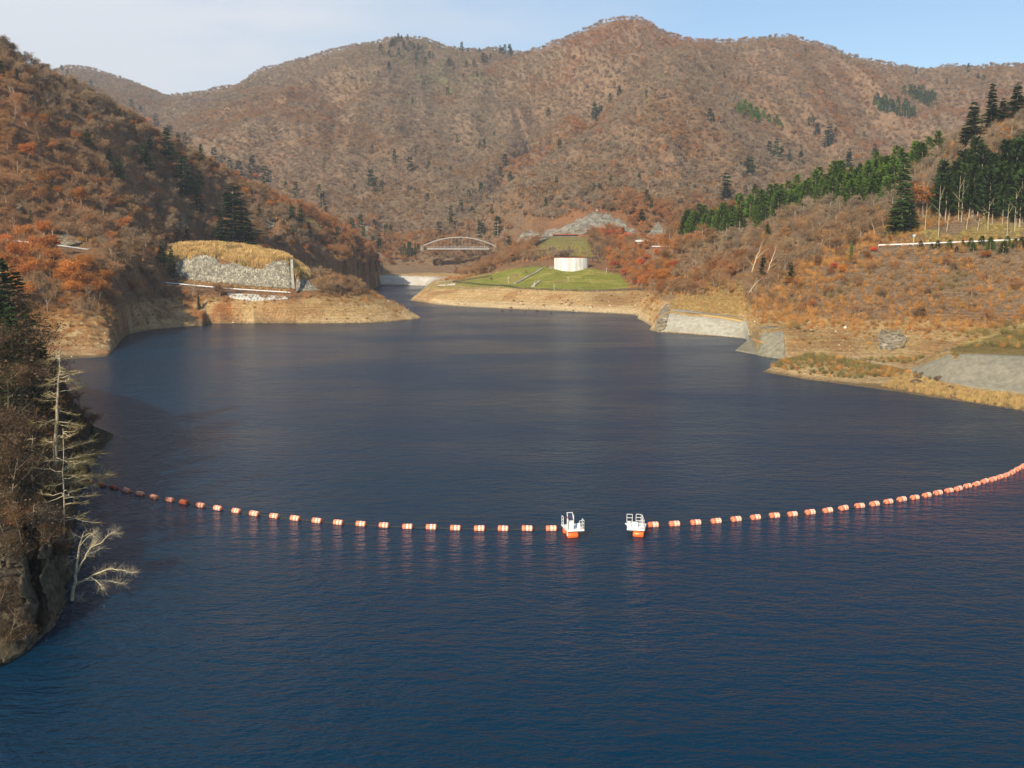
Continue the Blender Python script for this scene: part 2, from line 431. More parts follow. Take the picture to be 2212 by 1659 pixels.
# low spit on the right with the sprayed concrete bank
sheets.append(loft([
    [(1645, 803.5), (1750, 821), (1870, 837), (2000, 857), (2212, 889), (2800, 970)],
    [(1646, 803, 314), (1700, 784, 318), (1750, 775, 311), (1870, 800, 303), (1950, 815, 296), (2000, 828, 284), (2060, 840, 273), (2212, 853, 263), (2800, 880, 225)],
    [(1647, 802.6, 315), (1690, 782, 322), (1750, 767, 320), (1800, 772, 318), (1870, 788, 312), (1950, 800, 306), (1985, 785, 300), (2050, 758, 292), (2212, 767, 280), (2800, 790, 240)],
    [(1648, 802.4, 316), (1690, 785, 326), (1750, 771, 325), (1870, 792, 316), (1950, 803, 310), (2000, 776, 306), (2050, 752, 300), (2212, 760, 290), (2800, 770, 250)],
    [(1649, 802.6, 317), (1690, 792, 330), (1750, 785, 332), (1870, 799, 324), (1950, 806, 317), (2010, 772, 325), (2060, 748, 325), (2212, 745, 318), (2800, 740, 280)]],
    fs=0.5, bs=0.5, side=0.8, fine=0.45, fwl=7, smooth=0))
# far mountains
sheets.append(loft([
    [(-900, 560, 1000), (0, 560, 1000), (700, 560, 1100)],
    sil([(-900, 60, 3400), (-200, 120, 3400), (0, 175, 3400), (100, 166, 3400), (150, 158, 3400), (200, 166, 3400), (250, 179, 3350), (290, 190, 3300), (340, 203, 3300), (420, 240, 3300), (700, 330, 3300)], 14),
    [(-900, 200, 3700), (0, 200, 3700), (700, 400, 3700)]], amp=16, wl=(260, 700), seed=21, fine=4, fwl=120))
M2C = [(60, 330, 2700), (200, 270, 2680), (280, 220, 2650), (340, 203, 2600), (400, 194, 2560), (440, 189, 2530), (520, 177, 2500), (580, 156, 2480), (640, 131, 2450), (700, 110, 2420), (780, 95, 2400), (850, 78, 2380), (870, 76, 2380), (920, 86, 2380), (980, 96, 2380), (1050, 105, 2380), (1150, 113, 2380), (1250, 135, 2400), (1500, 220, 2500)]
sheets.append(loft([
    [(60, 560, 1000), (600, 560, 1010), (1500, 540, 1010)],
    [(60, 440, 1700), (300, 380, 1650), (600, 335, 1600), (850, 300, 1550), (1000, 300, 1550), (1500, 330, 1550)],
    sil(M2C, 10),
    [(60, 360, 3200), (600, 250, 3200), (1500, 260, 3200)]], amp=50, wl=(260, 800), seed=31, fine=5, fwl=110, crest=2))
sheets.append(loft([      # green-topped shoulder at the far left of the big mountain
    [(60, 560, 1000), (700, 560, 1000)],
    sil([(60, 420, 1800), (200, 350, 1900), (300, 300, 1950), (400, 252, 2000), (470, 222, 2050), (560, 192, 2150), (700, 165, 2250)], 4),
    [(60, 450, 2300), (400, 300, 2400), (700, 200, 2450)]], amp=34, wl=(220, 600), seed=35, fine=4, fwl=90, side=0.5))
M3C = [(400, 470, 1300), (480, 410, 1350), (560, 365, 1430), (640, 325, 1520), (700, 300, 1590), (800, 258, 1700), (900, 212, 1830), (1000, 168, 1950), (1100, 125, 2050), (1150, 112, 2090), (1200, 95, 2080), (1250, 65, 2050), (1300, 43, 2000), (1335, 34, 1980), (1380, 32, 1960), (1400, 42, 1950), (1430, 59, 1940), (1470, 75, 1940), (1500, 80, 1950), (1560, 83, 1980), (1620, 80, 2000), (1690, 70, 2000), (1740, 80, 2010), (1800, 100, 2040), (1850, 117, 2080), (1900, 130, 2120), (1950, 143, 2160), (2010, 149, 2200), (2060, 143, 2200), (2120, 142, 2200), (2212, 137, 2200), (2900, 100, 2200)]
sheets.append(loft([
    [(400, 560, 990), (1000, 550, 985), (1065, 545, 968), (1110, 540, 900), (1250, 522, 868), (1350, 525, 868), (1420, 535, 870), (2212, 540, 860), (2900, 540, 850)],
    [(400, 520, 1100), (1000, 470, 1130), (1065, 490, 1040), (1110, 470, 1000), (1250, 455, 925), (1350, 460, 925), (1420, 465, 930), (1600, 460, 980), (2212, 440, 1000), (2900, 420, 1000)],
    [(400, 490, 1220), (700, 385, 1420), (1000, 305, 1640), (1250, 235, 1640), (1400, 220, 1560), (1500, 250, 1480), (1800, 290, 1500), (2000, 270, 1600), (2212, 250, 1600), (2900, 250, 1600)],
    sil(M3C, 9),
    [(400, 500, 1700), (1000, 250, 2500), (2212, 220, 2700), (2900, 200, 2700)]], amp=46, wl=(210, 700), seed=41, fine=4, fwl=80, crest=3, side=0.5))
M4C = [(880, 562, 1030), (950, 520, 1070), (1050, 440, 1130), (1120, 385, 1210), (1190, 332, 1290), (1280, 268, 1400), (1340, 205, 1520), (1420, 140, 1690), (1480, 105, 1820), (1530, 150, 1760), (1600, 215, 1640), (1680, 285, 1520), (1760, 345, 1400), (1850, 400, 1280), (1950, 450, 1180)]
sheets.append(loft([
    [(880, 575, 1000), (1000, 556, 990), (1065, 548, 966), (1110, 543, 895), (1250, 524, 862), (1420, 536, 866), (1950, 545, 860)],
    [(880, 568, 1010), (1000, 530, 1020), (1065, 520, 985), (1110, 490, 950), (1250, 462, 915), (1420, 465, 915), (1600, 455, 950), (1950, 500, 1000)],
    sil(M4C, 10),
    [(880, 570, 1100), (1100, 480, 1400), (1340, 300, 1750), (1480, 180, 2050), (1680, 350, 1750), (1950, 480, 1400)]], amp=24, wl=(130, 420), seed=51, fine=3, fwl=60, crest=2, side=0.6))

ZB = -7.0 + 2 * fbm(XX / 60, YY / 60, 2, 5)
ZZ = ZB.copy()
SID = np.zeros(ZZ.shape, int)
for k_, s_ in enumerate(sheets): SID = np.where(s_ > ZZ, k_ + 1, SID); ZZ = np.maximum(ZZ, s_)
del sheets
# nothing of the ground dips under the lake level beyond the valley head
ZZ = np.where((YY > 1040), np.maximum(ZZ, 8 + 0.05 * (YY - 1040)), ZZ)
ZZ = np.where((YY > 560) & (UU > 0.30), np.maximum(ZZ, 12.0), ZZ)
ZZ = np.where((YY > 520) & (UU < -0.42), np.maximum(ZZ, 12.0), ZZ)

# two clefts in the near cliff
for cp, dp, wd_ in ((72, 8.0, .0055), (-40, 6.0, .007), (112, 2.2, .003)):
    q = unproj(cp, 1250, 106); ZZ = ZZ - dp * np.exp(-((UU - q[0] / q[1]) / wd_) ** 2) * np.clip((121 - YY) / 8, 0, 1) * (ZZ > -2)
def H(x, y):
    x = np.asarray(x, float); y = np.asarray(y, float)
    iu = np.clip((x / y - U[0]) / (U[1] - U[0]), 0, NU - 1.001)
    iy = np.clip(np.interp(y, YG, np.arange(NY)), 0, NY - 1.001)
    a = iu.astype(int); b = iy.astype(int); fu = iu - a; fy = iy - b
    return (ZZ[a, b] * (1 - fu) + ZZ[a + 1, b] * fu) * (1 - fy) + (ZZ[a, b + 1] * (1 - fu) + ZZ[a + 1, b + 1] * fu) * fy

YM = np.concatenate([np.linspace(66, 960, 1400), np.geomspace(960, 3600, 500)[1:]])
def hit(px, py, ymin=0):
    """first ground point along the sight lines through (px, py); returns X, Y, Z arrays (nan where none)"""
    px = np.atleast_1d(np.asarray(px, float)); py = np.atleast_1d(np.asarray(py, float))
    a = (px - CX) / F; b = (CY - py) / F
    yw = CP_ + b * SP_; zw = -SP_ + b * CP_
    X = np.full(len(px), np.nan); Yo = X.copy(); Zo = X.copy()
    for i in range(0, len(px), 400):
        s = slice(i, i + 400)
        T = YM[None] / yw[s, None]
        gx = a[s, None] * T; gz = CAMH + zw[s, None] * T
        g = np.maximum(H(gx, np.broadcast_to(YM, gx.shape)), 0.0)
        below = (g >= gz) & (YM[None] > ymin)
        k = below.argmax(1); ok = below.any(1) & (k > 0)
        r = np.arange(len(k)); k0 = np.maximum(k - 1, 0)
        d1 = (gz - g)[r, k0]; d2 = (g - gz)[r, k]
        f = np.clip(d1 / np.where(d1 + d2 == 0, 1, d1 + d2), 0, 1)
        Yh = YM[k0] + (YM[k] - YM[k0]) * f
        T = Yh / yw[s]
        X[s] = np.where(ok, a[s] * T, np.nan); Yo[s] = np.where(ok, Yh, np.nan); Zo[s] = np.where(ok, CAMH + zw[s] * T, np.nan)
    return X, Yo, Zo

def bench(pts, half=4.0, fall=5.0, push=2.0):
    """level the ground along a road: pts are (X, Y, Z) of the road's outer edge; the strip lies behind it"""
    global ZZ
    P = np.array(pts, float)
    y0, y1 = P[:, 1].min() - 20, P[:, 1].max() + 20
    jj = np.where((YG > y0) & (YG < y1))[0]
    X = XX[:, jj]; Y = YY[:, jj]; best = np.full(X.shape, 1e9); zt = np.zeros(X.shape)
    for a, b in zip(P[:-1], P[1:]):
        d = b - a; L2 = d[0] ** 2 + d[1] ** 2
        t = np.clip(((X - a[0]) * d[0] + (Y - a[1] - push) * d[1]) / L2, 0, 1)
        dd = np.hypot(X - a[0] - t * d[0], Y - a[1] - push - t * d[1])
        m = dd < best; best = np.where(m, dd, best); zt = np.where(m, a[2] + t * d[2], zt)
    wgt = np.clip(1 - (best - half) / fall, 0, 1); wgt = wgt * wgt * (3 - 2 * wgt)
    ZZ[:, jj] = ZZ[:, jj] * (1 - wgt) + zt * wgt

def rail_pts(spec, n=2.0):
    P = np.array([unproj(*p) for p in spec]); out = [P[0]]
    for a, b in zip(P[:-1], P[1:]):
        k = max(1, int(np.linalg.norm(b - a) / n))
        for i in range(1, k + 1): out.append(a + (b - a) * i / k)
    return np.array(out)

ROADS = {}
def road(key, spec, half=3.2, push=3.2):
    P = rail_pts(spec); P[:, 2] -= 0.85
    bench(P, half + 0.8, 4.0, push); ROADS[key] = P
road('far_left', [(-60, 512, 462), (60, 522, 462), (140, 531, 468), (210, 541, 476), (260, 546, 486)])
road('lower_left', [(352, 609, 519), (400, 614, 520), (500, 623, 520), (627, 631, 520.5)], 2.2, 2.4)
road('knoll_back', [(395, 523, 612), (450, 524, 614), (520, 525, 618), (570, 529, 625)], 2.5, 3)
road('middle_right', [(1408, 531.5, 640), (1440, 532, 630), (1475, 534, 620), (1500, 536.5, 610)])
road('upper_right', [(1898, 528.5, 412), (1960, 526.5, 410), (2060, 522.5, 406), (2140, 519, 402), (2212, 516.5, 398), (2500, 505, 380)])
road('bridge_end', [(1112, 535, 960), (1155, 532, 930)], 2.5, 3)

# ground colours, as the surfaces are: shore earth, leaf litter, grass, rock
PX, PY = proj(XX, YY, ZZ)
n1 = fbm(XX / 14, YY / 14, 4, 71); n2 = fbm(XX / 90, YY / 90, 4, 72); n3 = fbm(XX / 3.5, YY / 3.5, 3, 73)
near = YY < 960
C = np.zeros((NU, NY, 3))
def mixc_(c, w):
    global C
    C = C * (1 - w[..., None]) + np.array(c) * w[..., None]
def sm(v, a, b): t = np.clip((v - a) / (b - a), 0, 1); return t * t * (3 - 2 * t)
C[:] = (0.24, 0.14, 0.075)
mixc_((0.31, 0.17, 0.08), sm(n1, 0.4, 0.62))
mixc_((0.32, 0.145, 0.065), sm(n2, 0.45, 0.65) * 0.7)
mixc_((0.22, 0.18, 0.12), sm(fbm(XX / 200, YY / 200, 3, 77), 0.45, 0.62) * 0.6)
far = YY > 1100
mixc_((0.23, 0.155, 0.095), np.where(YY > 960, .75, 0))
mixc_((0.16, 0.15, 0.07), far * np.exp(-((PX - 960) / 170) ** 2 - ((PY - 150) / 75) ** 2) * sm(fbm(XX / 120, YY / 120, 3, 78), 0.35, 0.6))
mixc_((0.13, 0.14, 0.06), far * np.exp(-((PX - 360) / 160) ** 2 - ((PY - 200) / 60) ** 2) * sm(fbm(XX / 120, YY / 120, 3, 79), 0.35, 0.6))
band = np.where(near, 1 - sm(ZZ + 4 * (n1 - 0.5), 9.5, 13.0), 0)
band = np.where((UU < -0.3) & (YY < 260), 0, band)
tan_ = np.array((0.60, 0.39, 0.165)); 
mixc_(tan_, band)
mixc_((0.42, 0.235, 0.095), band * np.where((PX < 440) & (YY > 300), .85, 0))
mixc_((0.70, 0.50, 0.25), band * sm(n3, 0.5, 0.7) * 0.7)
mixc_((0.40, 0.17, 0.06), band * sm(n1, 0.52, 0.66) * np.where((PX < 500) & (PX > 100), 1.0, 0.5))
mixc_((0.26, 0.18, 0.08), band * sm(n2, 0.5, 0.6) * 0.35)
mixc_((0.78, 0.60, 0.34), band * (1 - sm(ZZ, 1.0, 4.5)) * np.where((PX > 930) & (PX < 1440) & (YY > 500), 0.8, 0.25))
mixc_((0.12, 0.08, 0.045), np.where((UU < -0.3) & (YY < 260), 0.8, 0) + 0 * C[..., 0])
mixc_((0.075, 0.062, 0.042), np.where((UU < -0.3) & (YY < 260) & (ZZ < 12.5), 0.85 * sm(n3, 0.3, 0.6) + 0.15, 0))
KNOLL = [(352, 560), (365, 536), (400, 525), (520, 524), (600, 540), (650, 565), (670, 600), (640, 608), (628, 566), (590, 566), (560, 585), (480, 560), (440, 552), (380, 572)]
LAWN = [(985, 612), (1050, 596), (1095, 582), (1180, 574), (1200, 582), (1272, 580), (1335, 590), (1360, 618), (1350, 626), (1200, 626), (1060, 620), (985, 616)]
MOUND = [(1150, 552), (1165, 528), (1190, 508), (1268, 508), (1282, 556)]
DRYG = [(905, 622), (985, 600), (1060, 590), (1095, 582), (985, 616), (1060, 622), (1000, 624)]
TRACK = [(2075, 742), (2140, 722), (2230, 694), (2230, 775), (2060, 770), (2052, 755)]
YELL = [(2060, 512), (2130, 470), (2212, 490), (2400, 500), (2400, 520), (2060, 524), (1960, 526), (1990, 490)]
CUTG = [(1458, 640), (1520, 620), (1600, 610), (1620, 680), (1440, 668)]
BLUNT = [(1560, 655), (1570, 600), (1590, 575), (1600, 620), (1605, 660)]
mixc_((0.20, 0.14, 0.075), np.where(YY < 960, 1 - sm(ZZ, .25, .6), 0) * .8)
def paint(poly, col, wgt=0.9, y0=0, y1=960, thr=None):
    m = inpoly(PX, PY + 3 * (n3 - 0.5) * 4, poly) & (YY > y0) & (YY < y1)
    mixc_(col, np.where(m, wgt if thr is None else wgt * sm(n1, *thr), 0))
    return m
paint(KNOLL, (0.66, 0.46, 0.18), 0.9, 500, 600)
lawnm = paint(LAWN, (0.29, 0.30, 0.05), 0.95, 600, 760); paint(LAWN, (0.42, 0.37, 0.09), 0.9, 600, 760, (0.48, 0.62)); paint(LAWN, (0.33, 0.24, 0.08), 0.6, 600, 760, (0.6, 0.72))
paint(MOUND, (0.26, 0.23, 0.07), 0.9, 760, 860)
paint(DRYG, (0.42, 0.33, 0.10), 0.85, 640, 800)
paint(TRACK, (0.22, 0.17, 0.055), 0.85, 280, 345)
paint(YELL, (0.30, 0.23, 0.07), 0.7, 390, 470, (0.35, 0.6))
paint(CUTG, (0.40, 0.28, 0.09), 0.8, 430, 560)
paint([(1420, 560), (1560, 600), (1600, 640), (1440, 640)], (0.30, 0.20, 0.07), 0.6, 500, 700)
paint([(645, 603), (720, 570), (790, 600), (830, 640), (700, 660)], (0.30, 0.17, 0.06), 0.5, 500, 600)
paint([(630, 480), (650, 466), (690, 480), (700, 505), (640, 505)], (0.36, 0.26, 0.09), 0.8, 600, 800)
paint([(1830, 520), (1480, 500), (1500, 545), (1540, 525)], (0.38, 0.28, 0.09), 0.5, 500, 700)
paint([(2070, 742), (2140, 719), (2230, 691), (2230, 698), (2140, 726), (2080, 748)], (0.50, 0.38, 0.14), 0.9, 280, 350)

def terrain_mat(fine):
    m = mat("ground_earth_and_litter" if fine else "mountain_litter", (0.2, 0.12, 0.06), 0.95, 0.05); t, b = nodes(m)
    a = t.nodes.new("ShaderNodeAttribute"); a.attribute_name = "Col"
    geo = t.nodes.new("ShaderNodeNewGeometry")
    n = t.nodes.new("ShaderNodeTexNoise"); n.inputs["Scale"].default_value = 0.9 if fine else 0.12; n.inputs["Detail"].default_value = 7; n.inputs["Roughness"].default_value = 0.75
    t.links.new(geo.outputs["Position"], n.inputs["Vector"])
    mr = t.nodes.new("ShaderNodeMapRange"); mr.inputs[1].default_value = 0.32; mr.inputs[2].default_value = 0.68; mr.inputs[3].default_value = 0.5; mr.inputs[4].default_value = 1.45
    t.links.new(n.outputs["Fac"], mr.inputs[0])
    mx = t.nodes.new("ShaderNodeMix"); mx.data_type = 'RGBA'; mx.blend_type = 'MULTIPLY'; mx.inputs[0].default_value = 1
    t.links.new(a.outputs["Color"], mx.inputs[6]); t.links.new(mr.outputs[0], mx.inputs[7])
    out = mx.outputs[2]
    if fine:      # old water lines on the shore, and small stones
        mp = t.nodes.new("ShaderNodeMapping"); mp.inputs["Scale"].default_value = (.03, .03, 2.2)
        n2_ = t.nodes.new("ShaderNodeTexNoise"); n2_.inputs["Scale"].default_value = 1; n2_.inputs["Detail"].default_value = 5; n2_.inputs["Roughness"].default_value = .7
        t.links.new(geo.outputs["Position"], mp.inputs[0]); t.links.new(mp.outputs[0], n2_.inputs["Vector"])
        m2 = t.nodes.new("ShaderNodeMapRange"); m2.inputs[1].default_value = 0.35; m2.inputs[2].default_value = 0.65; m2.inputs[3].default_value = 0.84; m2.inputs[4].default_value = 1.25
        t.links.new(n2_.outputs["Fac"], m2.inputs[0])
        x2 = t.nodes.new("ShaderNodeMix"); x2.data_type = 'RGBA'; x2.blend_type = 'MULTIPLY'; x2.inputs[0].default_value = 1
        t.links.new(out, x2.inputs[6]); t.links.new(m2.outputs[0], x2.inputs[7]); out = x2.outputs[2]
    t.links.new(out, b.inputs["Base Color"])
    bp = t.nodes.new("ShaderNodeBump"); bp.inputs["Strength"].default_value = 1.0; bp.inputs["Distance"].default_value = 2.0 if fine else 4.0
    t.links.new(n.outputs["Fac"], bp.inputs["Height"]); t.links.new(bp.outputs[0], b.inputs["Normal"])
    return m

def terrain_obj(name, j0, j1, m, label):
    ny = j1 - j0
    V = np.stack([XX[:, j0:j1], YY[:, j0:j1], ZZ[:, j0:j1]], -1).reshape(-1, 3)
    i, j = np.meshgrid(np.arange(NU - 1), np.arange(ny - 1), indexing='ij')
    a = (i * ny + j).ravel()
    me = mesh_np(name, V, [np.stack([a, a + ny, a + ny + 1, a + 1], 1)], [m], smooth=True)
    ca = me.color_attributes.new("Col", 'FLOAT_COLOR', 'POINT')
    cc = np.ones((len(V), 4), np.float32); cc[:, :3] = C[:, j0:j1].reshape(-1, 3)
    ca.data.foreach_set("color", cc.ravel())
    return obj(name, me, label=label, cat=name, kind='structure')
JS = int(np.searchsorted(YG, 1040))
terrain_obj("ground", 0, JS + 1, terrain_mat(True), "brown valley ground and shore slopes around the lake")
terrain_obj("mountains", JS, NY, terrain_mat(False), "far wooded mountains closing off the valley")

# ------------------------------------------------------------------ lake
def water():
    m = mat("lake_water", (0.0008, 0.021, 0.047), 0.20, 0.17); t, b = nodes(m)
    b.inputs["Specular Tint"].default_value = (0.34, 0.70, 1.0, 1)
    g_ = t.nodes.new("ShaderNodeNewGeometry"); wm = t.nodes.new("ShaderNodeMapping"); wm.inputs["Scale"].default_value = (.012, .022, 1)
    wn = t.nodes.new("ShaderNodeTexNoise"); wn.inputs["Scale"].default_value = 1; wn.inputs["Detail"].default_value = 4; wr = t.nodes.new("ShaderNodeMapRange")
    wr.inputs[1].default_value = .38; wr.inputs[2].default_value = .62; wr.inputs[3].default_value = .15; wr.inputs[4].default_value = .25
    t.links.new(g_.outputs["Position"], wm.inputs[0]); t.links.new(wm.outputs[0], wn.inputs["Vector"]); t.links.new(wn.outputs["Fac"], wr.inputs[0]); t.links.new(wr.outputs[0], b.inputs["Roughness"])
    b.inputs["IOR"].default_value = 1.33
    geo = t.nodes.new("ShaderNodeNewGeometry")
    hs = []
    for sc, dist, st in ((0.5, 0.55, (0.7, 1.3, 1)), (1.6, 0.22, (0.7, 1.2, 1)), (0.09, 0.9, (.8, 1.3, 1))):
        mp = t.nodes.new("ShaderNodeMapping"); mp.inputs["Scale"].default_value = st; mp.inputs["Rotation"].default_value = (0, 0, R(8))
        n = t.nodes.new("ShaderNodeTexNoise"); n.inputs["Scale"].default_value = sc; n.inputs["Detail"].default_value = 3; n.inputs["Roughness"].default_value = 0.6
        t.links.new(geo.outputs["Position"], mp.inputs[0]); t.links.new(mp.outputs[0], n.inputs["Vector"])
        k = t.nodes.new("ShaderNodeMath"); k.operation = 'MULTIPLY'; k.inputs[1].default_value = dist; t.links.new(n.outputs["Fac"], k.inputs[0]); hs.append(k.outputs[0])
    s1 = t.nodes.new("ShaderNodeMath"); s1.operation = 'ADD'; t.links.new(hs[0], s1.inputs[0]); t.links.new(hs[1], s1.inputs[1])
    s2 = t.nodes.new("ShaderNodeMath"); s2.operation = 'ADD'; t.links.new(s1.outputs[0], s2.inputs[0]); t.links.new(hs[2], s2.inputs[1])
    bp = t.nodes.new("ShaderNodeBump"); bp.inputs["Strength"].default_value = 1.0; bp.inputs["Distance"].default_value = WAVE
    t.links.new(s2.outputs[0], bp.inputs["Height"]); t.links.new(bp.outputs[0], b.inputs["Normal"])
    return m
WAVE = 0.8
V = [(-900, -40, 0), (900, -40, 0), (900, 1030, 0), (-900, 1030, 0)]
obj("water", mesh_np("water", V, [np.array([[0, 1, 2, 3]])], [water()]), label="dark blue rippled reservoir water", cat="lake", kind='structure')
# ------------------------------------------------------------------ built things
M_CONC = noisy("sprayed_concrete", (0.29, 0.265, 0.20), (0.44, 0.41, 0.32), 0.5, 0.9, bump=0.8, bscale=0.5, c3=(0.30, 0.27, 0.20), scale3=0.12, stretch=(1, 1, 0.5))
M_CONC2 = noisy("grey_sprayed_concrete", (0.15, 0.135, 0.09), (0.30, 0.275, 0.19), 0.6, 0.9, bump=0.9, bscale=0.5, c3=(0.20, 0.19, 0.15), scale3=0.2, stretch=(1, 1, 0.4))
M_CONC3 = noisy("weathered_concrete_bank", (0.165, 0.15, 0.11), (0.25, 0.23, 0.165), 0.7, 0.9, bump=0.3, bscale=0.2, c3=(0.20, 0.185, 0.135), scale3=0.25, stretch=(1, 1, 0.15))
M_QUAY = noisy("pale_quay_concrete", (0.44, 0.40, 0.32), (0.54, 0.50, 0.42), 0.3, 0.9, bump=0.2, c3=(0.45, 0.40, 0.30), scale3=0.1, stretch=(1, 1, 0.3))
M_NET = noisy("bare_rock_under_netting", (0.11, 0.10, 0.075), (0.33, 0.30, 0.235), 0.3, 0.95, bump=1.0, bscale=1.5, c3=(0.20, 0.15, 0.10), scale3=0.1, stretch=(1, 1, 0.35))
M_WHITE = mat("white_painted_steel", (0.75, 0.74, 0.70), 0.45)
M_RAIL = noisy("guard_rail_steel", (0.74, 0.74, 0.72), (0.85, 0.85, 0.83), 2, 0.5)
M_ROAD = noisy("asphalt", (0.06, 0.06, 0.06), (0.09, 0.088, 0.085), 1.5, 0.9)
M_PATH = noisy("pale_path", (0.30, 0.27, 0.21), (0.40, 0.37, 0.30), 1.5, 0.9)
M_DARK = mat("dark_rusty_steel", (0.045, 0.038, 0.032), 0.7)
M_BRIDGE = noisy("light_grey_bridge_steel", (0.33, 0.32, 0.30), (0.42, 0.41, 0.38), 0.3, 0.5)
M_BROWN = mat("red_brown_roofing", (0.30, 0.10, 0.05), 0.8)
M_ROCK = noisy("lichened_rock", (0.07, 0.055, 0.035), (0.42, 0.36, 0.25), 0.6, 0.95, bump=1.0, bscale=0.8, c3=(0.22, 0.17, 0.08), scale3=0.3)
M_ORANGE = noisy("sun_faded_orange_plastic", (0.88, 0.17, 0.07), (0.92, 0.34, 0.19), 1.2, 0.38, spec=0.5)
M_BAND = mat("pale_faded_band", (0.95, 0.66, 0.50), 0.4, 0.5)
M_ORANGE2 = mat("bright_orange_plastic", (0.90, 0.15, 0.025), 0.35, 0.5)
M_ORANGED = noisy("shaded_and_dull_orange_plastic", (0.38, 0.08, 0.04), (0.55, 0.14, 0.07), 3, 0.5)  # darkened orange: holds the bluff's shade on the leftmost buoys
M_CABLE = mat("dark_cable", (0.05, 0.05, 0.04), 0.7)
M_STUMP = noisy("driftwood_stump", (0.10, 0.045, 0.02), (0.22, 0.10, 0.045), 2, 0.9)

def stone_mat():
    m = mat("rubble_stone_wall", (0.3, 0.3, 0.27), 0.95, 0.1); t, b = nodes(m)
    tc = t.nodes.new("ShaderNodeTexCoord"); mp = t.nodes.new("ShaderNodeMapping"); mp.inputs["Scale"].default_value = (1, 1, 1)
    t.links.new(tc.outputs["Object"], mp.inputs[0])
    v = t.nodes.new("ShaderNodeTexVoronoi"); v.inputs["Scale"].default_value = 1.35; v.inputs["Randomness"].default_value = 0.9
    t.links.new(mp.outputs[0], v.inputs["Vector"])
    sepc = t.nodes.new("ShaderNodeSeparateColor"); t.links.new(v.outputs["Color"], sepc.inputs[0])
    r = t.nodes.new("ShaderNodeValToRGB")
    for e, p, c in zip((r.color_ramp.elements[0], r.color_ramp.elements[1]), (0.0, 0.75), ((0.22, 0.195, 0.145, 1), (0.31, 0.28, 0.21, 1))): e.position = p; e.color = c
    e = r.color_ramp.elements.new(0.93); e.color = (0.46, 0.42, 0.31, 1)
    t.links.new(sepc.outputs[0], r.inputs[0])
    n = t.nodes.new("ShaderNodeTexNoise"); n.inputs["Scale"].default_value = 0.5; n.inputs["Detail"].default_value = 6
    t.links.new(tc.outputs["Object"], n.inputs["Vector"])
    mr = t.nodes.new("ShaderNodeMapRange"); mr.inputs[1].default_value = 0.3; mr.inputs[2].default_value = 0.7; mr.inputs[3].default_value = 0.6; mr.inputs[4].default_value = 1.25
    t.links.new(n.outputs["Fac"], mr.inputs[0])
    mx = t.nodes.new("ShaderNodeMix"); mx.data_type = 'RGBA'; mx.blend_type = 'MULTIPLY'; mx.inputs[0].default_value = 1
    t.links.new(r.outputs[0], mx.inputs[6]); t.links.new(mr.outputs[0], mx.inputs[7]); t.links.new(mx.outputs[2], b.inputs["Base Color"])
    bp = t.nodes.new("ShaderNodeBump"); bp.inputs["Strength"].default_value = 1; bp.inputs["Distance"].default_value = 0.6
    t.links.new(v.outputs["Distance"], bp.inputs["Height"]); bp.invert = True; t.links.new(bp.outputs[0], b.inputs["Normal"])
    return m
M_STONE = stone_mat()

def interp_edge(edge, x):
    e = np.array(edge, float); return np.interp(x, e[:, 0], e[:, 1])

def drape(name, top, bot, nx, ny, off, thick, m, rough=0.0, rs=3.0, crag=0.0, xt=None, xb=None, smooth_y=2, seed=1):
    """a slab lying on the ground between two edges (top and bottom, each a list of picture points), with real thickness"""
    s = np.linspace(0, 1, nx)
    T = np.array(top, float); B = np.array(bot, float)
    def along(E):
        L = np.concatenate([[0], np.cumsum(np.hypot(*np.diff(E, axis=0).T))]); L /= L[-1]
        return np.stack([np.interp(s, L, E[:, 0]), np.interp(s, L, E[:, 1])], 1)
    T = along(T); B = along(B)
    v = np.linspace(0, 1, ny)[None, :, None]
    G = T[:, None] * (1 - v) + B[:, None] * v
    X, Y, Z = hit(G[..., 0].ravel(), G[..., 1].ravel())
    Y = Y.reshape(nx, ny)
    med = np.nanmedian(Y); Y = np.where(np.isnan(Y), med, Y)
    for _ in range(smooth_y):
        Y[1:-1] = 0.5 * Y[1:-1] + 0.25 * (Y[:-2] + Y[2:]); Y[:, 1:-1] = 0.5 * Y[:, 1:-1] + 0.25 * (Y[:, :-2] + Y[:, 2:])
    Y = Y - off
    gx, gy = G[..., 0], G[..., 1]
    b = (CY - gy) / F; a = (gx - CX) / F; yw = CP_ + b * SP_; zw = -SP_ + b * CP_
    P = np.stack([a * Y / yw, Y, CAMH + zw * Y / yw], -1)
    if rough:
        P[..., 1] += rough * (fbm(P[..., 0] / rs, P[..., 2] / rs * 1.5 + P[..., 1] / rs, 4, seed) - 0.5) * 2
    if crag: P[..., 1] += crag * (fbm(P[..., 0] / 1.1 + .4 * P[..., 2], P[..., 2] / 2.4, 4, seed + 3, ridged=True) - .6)
    Q2 = P.copy(); Q2[..., 1] += thick; Q2[..., 2] -= thick * 0.6
    V = np.concatenate([P.reshape(-1, 3), Q2.reshape(-1, 3)])
    i, j = np.meshgrid(np.arange(nx - 1), np.arange(ny - 1), indexing='ij'); a0 = (i * ny + j).ravel(); N = nx * ny
    Fq = [np.stack([a0, a0 + 1, a0 + ny + 1, a0 + ny], 1)]
    i = np.arange(nx - 1) * ny
    Fq.append(np.stack([i, i + ny, i + ny + N, i + N], 1)); k = i + ny - 1; Fq.append(np.stack([k, k + N, k + ny + N, k + ny], 1))
    j = np.arange(ny - 1); Fq.append(np.stack([j, j + N, j + 1 + N, j + 1], 1)); k = j + (nx - 1) * ny; Fq.append(np.stack([k, k + 1, k + 1 + N, k + N], 1))
    return mesh_np(name, V, [np.vstack(Fq)], [m], smooth=True), P

